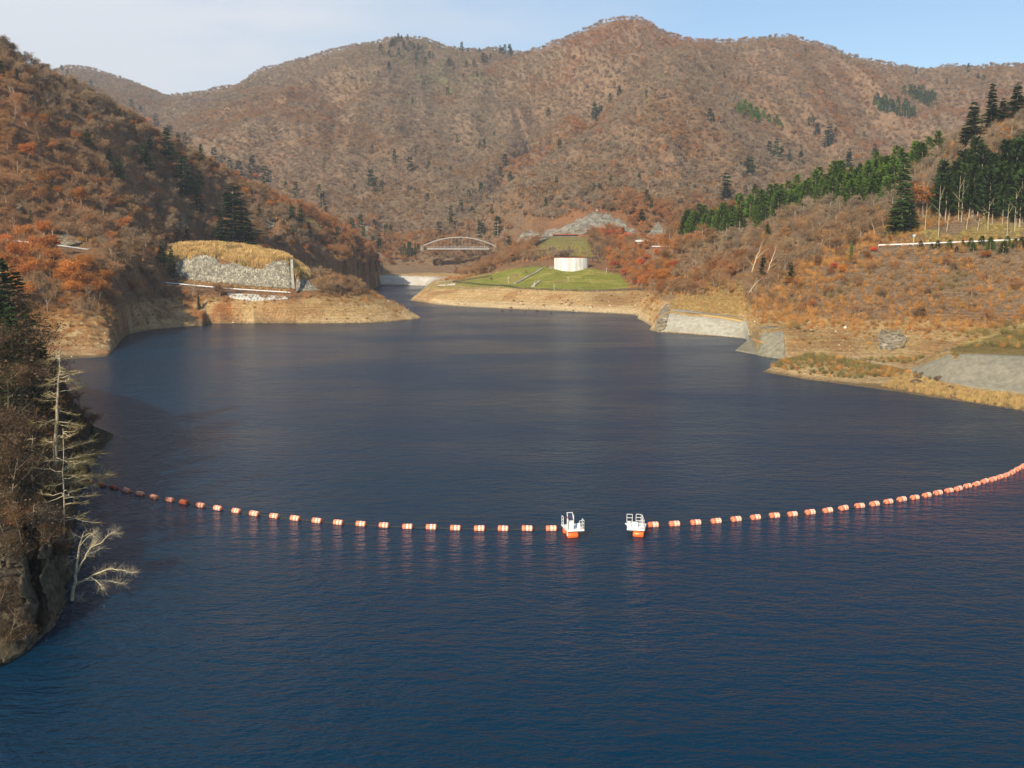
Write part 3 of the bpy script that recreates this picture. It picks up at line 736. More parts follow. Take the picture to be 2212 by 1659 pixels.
def jag(pts, n, amp, seed=0):
    """a picture edge made uneven"""
    E = np.array(pts, float); L = np.concatenate([[0], np.cumsum(np.hypot(*np.diff(E, axis=0).T))]); L /= L[-1]
    s = np.linspace(0, 1, n); x = np.interp(s, L, E[:, 0]); y = np.interp(s, L, E[:, 1])
    y = y + amp * (fbm(s * n / 4, s * 0 + seed, 3, seed) - 0.5) * 2
    return list(zip(x, y))

# retaining walls and rock faces
me, _ = drape("stone_wall", jag([(378, 568), (400, 556), (425, 549), (450, 546), (462, 552), (475, 572), (500, 569), (520, 574), (545, 578), (566, 582), (578, 560), (592, 558), (622, 560), (630, 562)], 80, 3.5, 3),
              jag([(376, 592), (420, 606), (470, 610), (560, 618), (625, 621), (634, 622)], 60, 2, 4), 110, 26, 0.7, 1.6, M_STONE, 0.35, 2.0)
sw = obj("retaining_wall", me, label="long grey rubble stone retaining wall below the golden grass knoll", cat="wall")
mb = MB(); p0 = np.array(unproj(630, 562, 535)); p1 = np.array(unproj(634, 625, 523)); mb.tube([p0, p0 * 0.5 + p1 * 0.5 + [0, -1.0, 0.5], p1], [0.9, 0.9, 0.9], 4, cap=True)
obj("buttress", mb.mesh("buttress", [M_CONC]), sw)
me, _ = drape("stone_wall_low", jag([(640, 596), (652, 594), (664, 600), (672, 612), (690, 622)], 20, 2, 5), jag([(640, 628), (665, 628), (692, 627)], 20, 1.5, 6), 30, 10, 0.6, 1.4, M_STONE, 0.3, 2.0)
obj("retaining_wall", me, label="short low stone wall stepping down right of the long one", cat="wall")
me, _ = drape("block_wall", [(488, 632), (560, 636), (624, 640)], [(495, 641), (520, 647), (550, 650), (580, 648), (622, 645)], 60, 8, 0.9, 1.2, noisy("pale_block_wall", (0.62, 0.58, 0.50), (0.70, 0.66, 0.58), 1, 0.9), smooth_y=6)
def block_mat():
    m = mat("pale_concrete_blocks", (0.6, 0.57, 0.48), 0.9, 0.1); t, b = nodes(m)
    tc = t.nodes.new("ShaderNodeTexCoord"); br = t.nodes.new("ShaderNodeTexBrick")
    mp = t.nodes.new("ShaderNodeMapping"); mp.inputs["Rotation"].default_value = (R(90), 0, 0)
    t.links.new(tc.outputs["Object"], mp.inputs[0]); t.links.new(mp.outputs[0], br.inputs["Vector"])
    br.inputs["Scale"].default_value = 1; br.inputs["Brick Width"].default_value = 1.6; br.inputs["Row Height"].default_value = 1.7; br.inputs["Mortar Size"].default_value = 0.28
    br.offset = 0.0
    br.inputs["Color1"].default_value = (0.34, 0.33, 0.28, 1); br.inputs["Color2"].default_value = (0.42, 0.40, 0.34, 1); br.inputs["Mortar"].default_value = (0.62, 0.58, 0.50, 1)
    t.links.new(br.outputs["Color"], b.inputs["Base Color"]); return m
me.materials.clear(); me.materials.append(block_mat())
obj("block_wall", me, label="pale framed block wall under the lower left guard rail", cat="wall")
me, _ = drape("quay_wall", [(818, 594), (860, 595), (920, 597), (985, 600)], [(822, 614), (860, 615), (920, 617), (960, 617), (984, 615)], 60, 8, 0.6, 2.0, M_QUAY, 0.15, 6)
obj("quay_wall", me, label="long pale concrete quay wall at the far end of the inlet", cat="wall")
me, _ = drape("slope_a", [(1438, 667), (1470, 668), (1530, 676), (1610, 685)], [(1428, 714.5), (1500, 720), (1560, 725), (1622, 731)], 60, 20, 0.6, 2.0, M_CONC, 0.35, 3.0, smooth_y=4)
sa = obj("concrete_slope", me, label="pale bulging concrete slope rising from the water, longest of two", cat="concrete slope")
me, _ = drape("ledge_grass", [(1520, 678), (1560, 682), (1604, 690)], [(1520, 682), (1560, 686.5), (1604, 695)], 30, 3, 1.2, 0.5, noisy("dry_ledge_grass", (0.42, 0.28, 0.10), (0.50, 0.35, 0.15), 2))
obj("grass_ledge", me, sa)
me, _ = drape("slope_b", jag([(1646, 707), (1660, 704), (1680, 706), (1692, 709)], 24, 1.2, 8), [(1588, 757.5), (1630, 765), (1660, 771), (1697.5, 775.5)], 50, 20, 0.6, 2.0, M_CONC2, 0.4, 3.0, smooth_y=4)
sb = obj("concrete_slope", me, label="dark grey concrete slope rising from the water, shorter and streaked", cat="concrete slope")
me, _ = drape("ledge_grass2", [(1617, 728), (1634, 733), (1650, 738)], [(1620, 732), (1636, 737), (1652, 741)], 14, 3, 1.1, 0.5, noisy("orange_ledge_grass", (0.45, 0.24, 0.09), (0.50, 0.30, 0.12), 2))
obj("grass_ledge", me, sb)
me, _ = drape("bank", [(1957, 799), (2000, 774), (2048, 753), (2062, 765), (2110, 764), (2212, 768), (2500, 778)], [(1958, 802), (2000, 812), (2050, 826), (2110, 838), (2212, 850), (2500, 882)], 90, 20, 0.7, 1.5, M_CONC3, 0.08, 5.0, smooth_y=8)
obj("concrete_bank", me, label="long grey sprayed concrete bank above the right spit", cat="concrete slope")
netlab = ["dark netted rock face left of the terraced grass mound", "tall pale bare rock cutting above the terraced grass mound", "small pale pointed rock cutting beside the white portal roof"]
for lab, tp, bt in ((netlab[0], jag([(1108, 520), (1135, 503), (1170, 493), (1208, 490), (1228, 484), (1238, 478)], 40, 9, 11), [(1112, 536), (1150, 528), (1190, 512), (1245, 506)]),
                    (netlab[1], jag([(1232, 492), (1255, 470), (1262, 468), (1275, 462), (1280, 456), (1292, 461), (1320, 466), (1345, 480), (1372, 500), (1384, 512)], 60, 11, 12), [(1228, 508), (1262, 506), (1290, 492), (1330, 500), (1386, 516)]),
                    (netlab[2], jag([(1398, 508), (1412, 490), (1424, 478), (1430, 492), (1436, 508)], 30, 4, 13), [(1396, 515), (1416, 514), (1438, 515)])):
    me, _ = drape("rock_face", tp, bt, 90, 30, 2.5, 3.0, M_NET, 3.6, 8.0, seed=5)
    obj("rock_cutting", me, label=lab, cat="rock face")
for k, (cx, cy, wd, ht, lab) in enumerate(((1928, 733, 62, 46, "craggy lichened rock outcrop, dark on its left side, above the spit"), (390, 472, 26, 34, "small pale crag among trees high on the left hill"),
                          (565, 478, 60, 40, "slanting grey slab crag right of the big fir"), (795, 508, 30, 44, "pale rounded crag at the foot of the left hill"), (150, 517, 52, 26, "pale rock cut above the far left guard rail"), (40, 448, 14, 20, "small white crag at the left edge of the hill"))):
    tp = jag([(cx - wd / 2, cy - ht * .3), (cx - wd * .2, cy - ht / 2), (cx + wd * .25, cy - ht * .45), (cx + wd / 2, cy - ht * .1)], 24, ht * .08, 20 + k)
    bt = jag([(cx - wd * .45, cy + ht * .4), (cx, cy + ht / 2), (cx + wd * .45, cy + ht * .25)], 24, ht * .06, 30 + k)
    me, _ = drape("crag", tp, bt, 40, 26, 1.6, 2.5, M_ROCK, 2.2 if k == 0 else 1.3, 3.5, seed=40 + k)
    obj("rock_outcrop", me, label=lab, cat="rock outcrop")

# roads and guard rails
def ribbon(P, width, z, m, name, shift):
    P = np.array(P); mb = MB(); a = P + [0, shift, z]; b = P + [0, shift + width, z]
    V = np.stack([a, b], 1).reshape(-1, 3); k = np.arange(len(P) - 1) * 2
    return mesh_np(name, V, [np.stack([k, k + 2, k + 3, k + 1], 1)], [m])
def guardrail(P, lab, h=0.8, bw=0.35, step=2):
    P = np.array(P); root = obj("guard_rail", None, label=lab, cat="guard rail", loc=P[0])
    mb = MB(); Q = P - P[0]
    d = np.gradient(Q, axis=0); nrm = np.stack([d[:, 1], -d[:, 0], 0 * d[:, 0]], 1); nrm /= np.linalg.norm(nrm, axis=1)[:, None] + 1e-9
    prof = [(-0.05, h - bw), (0.03, h - bw * .66), (-0.03, h - bw / 2), (0.03, h - bw * .33), (-0.05, h), (-0.11, h - bw / 2)]
    ring = np.stack([Q + nrm * o + [0, 0, z] for o, z in prof], 1); n = len(prof); k = len(Q)
    i = np.arange(k - 1)[:, None] * n; j = np.arange(n)[None]; j2 = (j + 1) % n
    mb.add(ring.reshape(-1, 3), Q=np.stack([i + j, i + j2, i + n + j2, i + n + j], -1).reshape(-1, 4))
    obj("rail_beam", mb.mesh("rail_beam", [M_RAIL]), root)
    pm = MB(); pm.tube([(0, 0, -0.6), (0, 0, h - 0.05)], [0.07, 0.07], 6, cap=True); pme = pm.mesh("post", [M_RAIL])
    for q in (Q - nrm * 0.16)[::step][:95]: obj("post", pme, root, loc=q)
for key, lab, s in (('far_left', "white guard rail on the road at the far left among orange trees", 2), ('lower_left', "white guard rail on the track below the stone wall", 2), ('knoll_back', "short white guard rail behind the golden grass knoll", 2),
                 ('middle_right', "double white guard rail right of the portal roof", 2), ('upper_right', "long white guard rail on the road under the dark cedars", 2), ('bridge_end', "thin white guard rail on the road right of the arch bridge", 2)):
    P = ROADS[key]
    obj("road", ribbon(P, 4.6 if key not in ('lower_left',) else 2.8, 0.06, M_ROAD, "road", 0.5), label=lab.split(" guard rail ")[0] and "asphalt road behind the " + lab.replace("the road", "the verge"), cat="road", kind='structure')
    guardrail(P, lab, step=s, h=0.95 if key != 'bridge_end' else 0.8, bw=0.45)

# arch bridge
def bridge():
    A = np.array(unproj(915, 531, 958)); B = np.array(unproj(1068, 531, 958)); mid = (A + B) / 2
    root = obj("arch_bridge", None, label="light grey steel arch bridge across the valley head", cat="bridge", loc=(mid[0], 958, 0))
    L = B[0] - A[0]; zd = unproj(990, 536.5, 958)[2]; zt = unproj(990, 512.5, 958)[2]; ze = unproj(915, 530.5, 958)[2]
    for dy in (-3.6, 3.6):
        mb = MB(); t = np.linspace(-1, 1, 49); z = ze + (zt - ze) * (1 - t ** 2)
        z[0] = ze; mb.tube(np.stack([t * L / 2, 0 * t + dy, z], 1), 0.5, 4, cap=True); obj("arch_rib", mb.mesh("arch_rib", [M_BRIDGE]), root)
        for q in np.linspace(-0.72, 0.72, 15):
            hb = MB(); hb.tube([(q * L / 2, dy, zd), (q * L / 2, dy, ze + (zt - ze) * (1 - q * q))], 0.045, 5); obj("hanger", hb.mesh("hanger", [M_BRIDGE]), root)
        rb = MB()
        for zz in (1.0, 0.6): rb.tube([(-L * .44, dy * 1.05, zd + zz + 0.5), (L * .42, dy * 1.05, zd + zz + 0.5)], 0.06 if zz < 1 else 0.1, 4, cap=True)
        for x in np.arange(-L * .44, L * .42, 2.5): rb.tube([(x, dy * 1.05, zd), (x, dy * 1.05, zd + 1.5)], 0.06, 4)
        obj("railing", rb.mesh("railing", [M_BRIDGE]), root)
    for q in np.linspace(-0.55, 0.55, 7):
        cb = MB(); z = ze + (zt - ze) * (1 - q * q); cb.tube([(q * L / 2, -3.6, z), (q * L / 2, 3.6, z)], 0.35, 4); obj("cross_brace", cb.mesh("cross_brace", [M_BRIDGE]), root)
    mb = MB(); mb.box((-L * .01, 0, zd - 0.1), (L * .875, 7.6, 0.5)); mb.box((-L * .01, -3.5, zd - .7), (L * .875, 0.5, .6)); mb.box((-L * .01, 3.5, zd - .7), (L * .875, 0.5, .6))
    obj("deck", mb.mesh("deck", [M_BRIDGE]), root)
    for sx in (-1, 1):
        mb = MB(); mb.box((sx * (L * .5 + 1.0), 0, ze - 2.2), (3, 9, 5)); obj("abutment", mb.mesh("abutment", [M_CONC2]), root)
bridge()

# curved concrete hall in the park
def streak_mat():
    m = mat("streaked_white_concrete", (0.7, 0.7, 0.66), 0.85, 0.2); t, b = nodes(m)
    tc = t.nodes.new("ShaderNodeTexCoord")
    cols = []
    for sc, st in ((0.9, (1, 1, 0.06)), (0.25, (1, 1, 0.25))):
        mp = t.nodes.new("ShaderNodeMapping"); mp.inputs["Scale"].default_value = st; t.links.new(tc.outputs["Object"], mp.inputs[0])
        n = t.nodes.new("ShaderNodeTexNoise"); n.inputs["Scale"].default_value = sc; n.inputs["Detail"].default_value = 4; t.links.new(mp.outputs[0], n.inputs["Vector"]); cols.append(n.outputs["Fac"])
    a = t.nodes.new("ShaderNodeMath"); a.operation = 'ADD'; t.links.new(cols[0], a.inputs[0]); t.links.new(cols[1], a.inputs[1])
    r = t.nodes.new("ShaderNodeValToRGB"); r.color_ramp.elements[0].position = 0.86 / 2; r.color_ramp.elements[1].position = 1.12 / 2
    hlf = t.nodes.new("ShaderNodeMath"); hlf.operation = 'MULTIPLY'; hlf.inputs[1].default_value = 0.5; t.links.new(a.outputs[0], hlf.inputs[0]); t.links.new(hlf.outputs[0], r.inputs[0])
    r.color_ramp.elements[0].color = (0.56, 0.54, 0.50, 1); r.color_ramp.elements[1].color = (0.80, 0.79, 0.75, 1)
    t.links.new(r.outputs[0], b.inputs["Base Color"]); return m
def hall():
    c = unproj(1235, 584, 701); zt = unproj(1235, 557.5, 695)[2]; rad = 11.6
    cx, cy = c[0], 707.0
    root = obj("round_hall", None, label="round white concrete hall with streaked wall on the green lawn", cat="building", loc=(cx, cy, c[2]))
    mb = MB(); th = np.linspace(0, 2 * math.pi, 49)[:-1]; n = len(th); z0, z1 = -6.0, zt - c[2]
    V = []
    for (rr, z) in ((rad, z0), (rad, z1), (rad - 0.5, z1), (rad - 0.5, z1 - 0.8)): V += [(rr * math.cos(q), rr * 0.75 * math.sin(q), z) for q in th]
    Q = [[k * n + i, k * n + (i + 1) % n, (k + 1) * n + (i + 1) % n, (k + 1) * n + i] for k in range(3) for i in range(n)]
    mb.add(V, Q=Q)
    for q in th[::4]:      # pour joints
        mb.box(((rad + .02) * math.cos(q), (rad + .02) * .75 * math.sin(q), (z0 + z1) / 2), (0.12, 0.12, z1 - z0 - 0.02), q)
    obj("wall", mb.mesh("wall", [streak_mat()]), root)
    mb = MB(); V = [((rad - .52) * math.cos(q), (rad - .52) * .75 * math.sin(q), z1 - 0.5) for q in th] + [(0, 0, z1 + 0.5)]
    mb.add(V, T=[[i, (i + 1) % n, n] for i in range(n)]); 
    V = [(rr * math.cos(q), rr * .75 * math.sin(q), z) for rr, z in ((rad + .15, z1 + .02), (rad + .15, z1 + .3), (rad - .6, z1 + .3), (rad - .6, z1 + .02)) for q in th]
    mb.add(V, Q=[[k * n + i, k * n + (i + 1) % n, ((k + 1) % 4) * n + (i + 1) % n, ((k + 1) % 4) * n + i] for k in range(4) for i in range(n)])
    obj("roof", mb.mesh("roof", [M_BROWN]), root)
    mb = MB(); mb.box((0, 2, z1 + 1.2), (7, 3, 0.18)); 
    for x in (-3, 0, 3): mb.box((x, 2, z1 + .5), (.15, .15, 1.4))
    obj("roof_canopy", mb.mesh("roof_canopy", [M_DARK]), root)
    mb = MB(); mb.box((-rad - 1.6, 1, 1.6), (3.6, 0.6, 2.2)); obj("side_wall", mb.mesh("side_wall", [M_CONC2]), root)
hall()
def at(px, py, ymin=0):
    X, Y, Z = hit(px, py, ymin); return np.array([X[0], Y[0], Z[0]])
# pavilion, toilets portal, car, lamp posts
def pavilion():
    p = at(1280, 567, 640)
    root = obj("shelter", None, label="dark low open shelter right of the round hall", cat="shelter", loc=p)
    mb = MB(); mb.box((0, 0, 3.0), (8.6, 5, 0.35)); mb.box((0, 0, 3.3), (7.4, 3.6, 0.3)); obj("roof", mb.mesh("roof", [M_DARK]), root)
    for x in (-3.8, 0, 3.8):
        for y in (-2, 2):
            m_ = MB(); m_.box((x, y, 1.3), (.25, .25, 3.0)); obj("post", m_.mesh("post", [M_DARK]), root)
    mb = MB(); mb.box((0, 1, .5), (5, .6, 1.0)); obj("bench", mb.mesh("bench", [M_BROWN]), root)
pavilion()
def long_roof():
    p = np.array(unproj(1222, 508.5, 832)); root = obj("long_shelter", None, label="long low red-brown roofed shelter on top of the terraced mound", cat="shelter", loc=p)
    mb = MB(); mb.box((0, 0, .6), (22, 5, .5)); mb.box((0, 0, 1.0), (20, 3, .4)); obj("roof", mb.mesh("roof", [M_BROWN]), root)
    mb = MB(); mb.box((0, .5, -1.0), (20, 3, 2.6)); obj("wall", mb.mesh("wall", [M_CONC2]), root)
long_roof()
def portal():
    p = np.array(unproj(1388, 524, 800)); 
    root = obj("portal", None, label="small portal building with a white fascia above orange trees", cat="building", loc=p)
    mb = MB(); mb.box((0, 0, 1.2), (11, 5, 1.1)); obj("fascia", mb.mesh("fascia", [M_WHITE]), root)
    mb = MB(); mb.box((0, .3, 2.2), (9, 4, .9)); mb.box((0, .3, 2.8), (6, 3, .4)); obj("roof", mb.mesh("roof", [M_CONC2]), root)
    mb = MB(); mb.box((0.5, .4, -2.5), (9.4, 4, 6.3)); obj("wall", mb.mesh("wall", [M_CONC]), root)
    mb = MB(); mb.box((-5.0, .2, -1.4), (1.2, 4.2, 4.2)); obj("door", mb.mesh("door", [M_DARK]), root)
portal()
def car():
    p = at(1342, 566, 640)
    root = obj("parked_car", None, label="small white car parked among the red maples beyond the hall", cat="car", loc=p)
    mb = MB()
    prof = [(-2.1, .35), (-2.15, .8), (-1.5, 1.0), (-0.9, 1.5), (0.9, 1.55), (1.7, 1.0), (2.1, .9), (2.15, .35)]
    V = [(x, y, z) for y in (-.85, .85) for x, z in prof]; n = len(prof)
    mb.add(V, Q=[[i, i + 1, n + i + 1, n + i] for i in range(n - 1)] + [[n - 1, 0, n, 2 * n - 1]], T=[[0, i, i + 1] for i in range(1, n - 1)] + [[n, n + i + 1, n + i] for i in range(1, n - 1)])
    obj("body", mb.mesh("body", [M_WHITE]), root)
    for y in (-.86, .86):
        mb = MB(); mb.box((0, y, 1.22), (1.9, .04, .38)); obj("window", mb.mesh("window", [M_DARK]), root)
    for x in (-1.35, 1.35):
        for y in (-.8, .8):
            m_ = MB(); m_.tube([(x, y - .11, .33), (x, y + .11, .33)], .33, 12, cap=True); obj("wheel", m_.mesh("wheel", [M_DARK]), root)
car()
def lamp(px, py, h, lab, head=True, ymin=0, Y=None):
    p = at(px, py, ymin) if Y is None else np.array(unproj(px, py, Y))
    root = obj("lamp_post", None, label=lab, cat="lamp post", loc=p)
    mb = MB(); mb.tube([(0, 0, -.5), (0, 0, h)], [.1, .07], 6, cap=True); obj("pole", mb.mesh("pole", [M_WHITE if h < 5 else M_CONC2]), root)
    mb = MB()
    if head: mb.tube([(0, 0, h - .05), (0, 0, h + .15), (0, 0, h + .5), (0, 0, h + .6)], [.1, .2, .18, .05], 8, cap=True)
    else: mb.box((0, -.2, h), (1.6, .7, .5))
    obj("lamp_head", mb.mesh("lamp_head", [M_WHITE]), root)
lamp(1098, 612, 3.5, "white lamp post at the foot of the long lawn stairs", ymin=600)
lamp(1155, 622, 3.0, "white lamp post at the shore fence left of the short stairs", ymin=600)
lamp(1197, 628, 3.0, "white lamp post at the shore fence right of the short stairs", ymin=600)
lamp(1227, 608, 2.4, "short white post standing in the middle of the lawn", ymin=600)
lamp(1310, 590, 2.6, "short white post on the lawn edge right of the hall", ymin=600)
lamp(1289, 482, 11, "tall grey pole with a boxy head on the bare rock cutting", head=False, ymin=700)
lamp(1399, 533, 8, "pale thin pole right of the portal building", ymin=640)
def mirror():
    p = np.array([ROADS['upper_right'][6][0], ROADS['upper_right'][6][1] - .5, ROADS['upper_right'][6][2]])
    root = obj("traffic_mirror", None, label="round convex traffic mirror on an orange pole at the guard rail", cat="mirror", loc=p)
    mb = MB(); mb.tube([(0, 0, -.5), (0, 0, 3.4)], .12, 8, cap=True); obj("pole", mb.mesh("pole", [mat("faded_orange_pole", (.7, .45, .3), .5)]), root)
    mb = MB(); mb.tube([(0, -.1, 3.9), (0, -.22, 3.9)], [.62, .55], 20, cap=True); obj("mirror_face", mb.mesh("mirror_face", [mat("mirror_glass", (.7, .75, .8), .15, metal=.8)]), root)
    mb = MB(); mb.tube([(0, 0, 3.9), (0, -.1, 3.9)], [.68, .7], 20, cap=True); obj("mirror_frame", mb.mesh("mirror_frame", [M_CONC2]), root)
mirror()
def stairs(pts, width, lab):
    P = np.array([at(x, y, 600) for x, y in pts]); a, b = P[0], P[-1]; n = int(abs(b[2] - a[2]) / .3) + 6
    root = obj("stairs", None, label=lab, cat="stairs", loc=a)
    d = (b - a); mb = MB(); ang = math.atan2(d[1], d[0])
    for i in range(n):
        q = d * (i + .5) / n; g = float(H(a[0] + q[0], a[1] + q[1])) - a[2]; mb.box((q[0], q[1], g + .12), (math.hypot(d[0], d[1]) / n * 1.02, width, .5), ang)
    obj("steps", mb.mesh("steps", [M_PATH]), root)
    nx, ny = -math.sin(ang), math.cos(ang)
    for s in (-1, 1):
        mb = MB(); Q = []
        for i in range(9):
            q = d * i / 8; g = float(H(a[0] + q[0], a[1] + q[1])) - a[2]; Q.append((q[0] + nx * s * width / 2, q[1] + ny * s * width / 2, g + .45))
        mb.tube(Q, .2, 4, cap=True); obj("side_kerb", mb.mesh("side_kerb", [M_CONC]), root)
stairs([(1112, 613), (1172, 580)], 1.5, "long pale concrete stairs climbing the lawn left of the hall")
stairs([(1150, 620), (1166, 607)], 1.9, "short pale stairs from the shore fence up to the lawn")

def fence(pts, lab, h=1.1, ymin=600, m=M_DARK, postn=3.0):
    P = []
    for a, b in zip(pts[:-1], pts[1:]):
        k = max(2, int(math.hypot(b[0] - a[0], b[1] - a[1]) / 6))
        for i in range(k): P.append((a[0] + (b[0] - a[0]) * i / k, a[1] + (b[1] - a[1]) * i / k))
    P.append(pts[-1]); P = np.array([at(x, y, ymin) for x, y in P]); P = P[~np.isnan(P[:, 0])]
    Y = P[:, 1].copy()
    for _ in range(3): Y[1:-1] = .5 * Y[1:-1] + .25 * (Y[:-2] + Y[2:])
    P[:, 0] *= Y / P[:, 1]; P[:, 1] = Y; P[:, 2] = H(P[:, 0], P[:, 1])
    root = obj("fence", None, label=lab, cat="fence", loc=P[0]); Q = P - P[0]
    for z in (h, h * .6, h * .25):
        mb = MB(); mb.tube(Q + [0, 0, z], .14, 4, cap=True); obj("rail", mb.mesh("rail", [m]), root)
    L = np.concatenate([[0], np.cumsum(np.linalg.norm(np.diff(Q, axis=0), axis=1))])
    pm = MB(); pm.box((0, 0, h / 2 - .1), (.14, .14, h + .3)); pme = pm.mesh("post", [m])
    for s in np.linspace(0, L[-1], min(95, int(L[-1] / postn) + 2)):
        obj("post", pme, root, loc=(np.interp(s, L, Q[:, 0]), np.interp(s, L, Q[:, 1]), np.interp(s, L, Q[:, 2])))
    return P
FP = fence([(1080, 617), (1120, 624), (1200, 628), (1290, 630), (1340, 628), (1400, 625), (1450, 624)], "long dark fence along the shore below the lawn")
fence([(978, 610), (1000, 607), (1040, 601), (1062, 597)], "dark slanting fence on the left edge of the park", ymin=640)
fence([(978, 610), (1030, 615), (1080, 619)], "thin dark fence between the tip of the park and the shore stairs", ymin=640)

Q_ = np.array([at(x, y, 250) for x, y in jag([(1845, 772), (1880, 781), (1915, 788), (1950, 797), (1958, 801)], 24, 1.5, 77)]); Q_ = Q_[~np.isnan(Q_[:, 0])]; Q_[:, 2] += .15
mb = MB(); mb.tube(Q_ - Q_[0], .16, 5, cap=True); obj("kerb", mb.mesh("kerb", [M_PATH]), label="thin pale rubble kerb along the back of the right spit", cat="kerb", loc=Q_[0])
# stumps and boulders on the drawn-down shore
ml = {}
def blob(name, r, m, seed, sq=(1, 1, .7)):
    g = np.random.default_rng(seed); th, ph = np.meshgrid(np.linspace(0, 2 * math.pi, 11)[:-1], np.linspace(0.05, math.pi - .05, 7), indexing='ij')
    D = np.stack([np.cos(th) * np.sin(ph), np.sin(th) * np.sin(ph), np.cos(ph)], -1)
    rr = r * (0.75 + .5 * g.random(th.shape)); V = (D * rr[..., None] * np.array(sq)).reshape(-1, 3); n, k = th.shape
    Q = [[i * k + j, ((i + 1) % n) * k + j, ((i + 1) % n) * k + j + 1, i * k + j + 1] for i in range(n) for j in range(k - 1)]
    mb = MB(); mb.add(V, Q=Q); return mb.mesh(name, [m])
def stump_mesh(seed):
    g = random.Random(seed); mb = MB()
    mb.tube([(0, 0, -.3), (0, 0, .25), (.05, 0, .75)], [.55, .42, .36], 7, cap=True)
    for i in range(7):
        a = g.random() * 6.28; L = g.uniform(.8, 1.6); mb.tube([(0, 0, .3), (math.cos(a) * L * .6, math.sin(a) * L * .6, g.uniform(0.1, .7)), (math.cos(a) * L, math.sin(a) * L, g.uniform(-.2, .6))], [.2, .13, .04], 5)
    return mb.mesh("stump", [M_STUMP])
stm = [stump_mesh(i) for i in range(4)]
spots = [(1230, 660), (1222, 654), (1227, 649), (1213, 657), (1236, 656), (1250, 652), (1160, 672), (1143, 667), (1104, 666), (1135, 672), (1345, 646), (1352, 648), (1338, 645), (1392, 655), (1085, 671), (1190, 676), (1320, 640), (1370, 644), (1400, 640), (1415, 645), (1262, 660), (1120, 654), (1130, 658), (1128, 652), (1110, 650), (1280, 664), (1300, 650), (1210, 645), (1175, 660), (1428, 640)]
for i, (x, y) in enumerate(spots):
    p = at(x, y, 500)
    if np.isnan(p[0]): continue
    o = obj("tree_stump", stm[i % 4], loc=p, group="dark stumps scattered on the pale beach below the park"); o.rotation_euler = (0, 0, rnd.random() * 6); s = rnd.uniform(.5, 1.15); o.scale = (s, s, s)
    o["label"] = "dark rooty tree stump lying on the pale beach below the park lawn"; o["category"] = "stump"
for i, (x, y, r, lab) in enumerate(((1980, 828, 1.6, "largest dark boulder on the grassy right spit"), (1985, 816, 1.0, "small dark boulder just above the largest one on the spit"), (2030, 818, 1.1, "dark boulder below the concrete bank on the spit"), (2052, 838, .9, "dark boulder near the water below the concrete bank"), (1993, 808, .8, "topmost dark boulder on the right spit"))):
    p = at(x, y); obj("boulder", blob("boulder", r, noisy("dark_boulder", (.06, .04, .025), (.14, .10, .06), 2), 60 + i, (1.4, 1, .7)), loc=p, label=lab, cat="boulder")
p = at(1448, 676)
me, _ = drape("cliff", jag([(1416, 700), (1424, 672), (1440, 656), (1452, 656)], 20, 2, 61), jag([(1412, 713), (1420, 715), (1436, 713)], 20, 1, 62), 24, 24, 1.0, 2.0, M_ROCK, 1.6, 3, seed=63)
obj("rock_outcrop", me, label="dark split rock point at the left end of the pale concrete slope", cat="rock outcrop")
# near cliff at the left edge
me, _ = drape("near_cliff", jag([(-120, 1175), (0, 1168), (60, 1176), (100, 1150), (120, 1160), (138, 1200)], 50, 10, 64), jag([(-120, 1436), (0, 1428), (50, 1404), (90, 1376), (120, 1335), (140, 1290)], 40, 5, 65), 220, 130, .4, 1.5, noisy("dark_cliff_rock", (0.02, 0.016, 0.010), (0.16, 0.125, 0.075), .9, .95, bump=1.0, bscale=.5, c3=(.10, .075, .04), scale3=.35), 2.6, 2.6, crag=2.4, seed=66, smooth_y=1)  # rock mottled from near black to mid brown
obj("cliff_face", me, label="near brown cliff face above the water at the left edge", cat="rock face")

# ------------------------------------------------------------------ buoy line
LB = [(150, 1031), (172, 1036), (193, 1041), (220, 1048), (246, 1053), (273, 1060), (302, 1067), (333, 1074), (367, 1080), (398, 1085), (434, 1092), (471, 1098), (511, 1104), (550, 1110), (593, 1115), (638, 1120), (685, 1125), (731, 1129), (780, 1132), (830, 1135), (881, 1138), (932, 1139), (984, 1141), (1036, 1142), (1087, 1142), (1139, 1142), (1191, 1142)]
RB = [(1411, 1134), (1457, 1132), (1503, 1129), (1547, 1126), (1590, 1122), (1632, 1118), (1673, 1114), (1712, 1111), (1750, 1107), (1788, 1103), (1822, 1098), (1857, 1093), (1889, 1089), (1919, 1084), (1948, 1079), (1976, 1075), (2002, 1070), (2026, 1065), (2050, 1060), (2070, 1056), (2090, 1050), (2109, 1046), (2127, 1040), (2144, 1036), (2159, 1031), (2173, 1027), (2186, 1021), (2198, 1014), (2209, 1008), (2222, 1001), (2236, 993)]
ORD = "first second third fourth fifth sixth seventh eighth ninth tenth eleventh twelfth thirteenth fourteenth fifteenth sixteenth seventeenth eighteenth nineteenth twentieth".split()
ORD += ["twenty-" + o for o in ORD[:9]] + ["thirtieth"] + ["thirty-" + o for o in ORD[:5]]
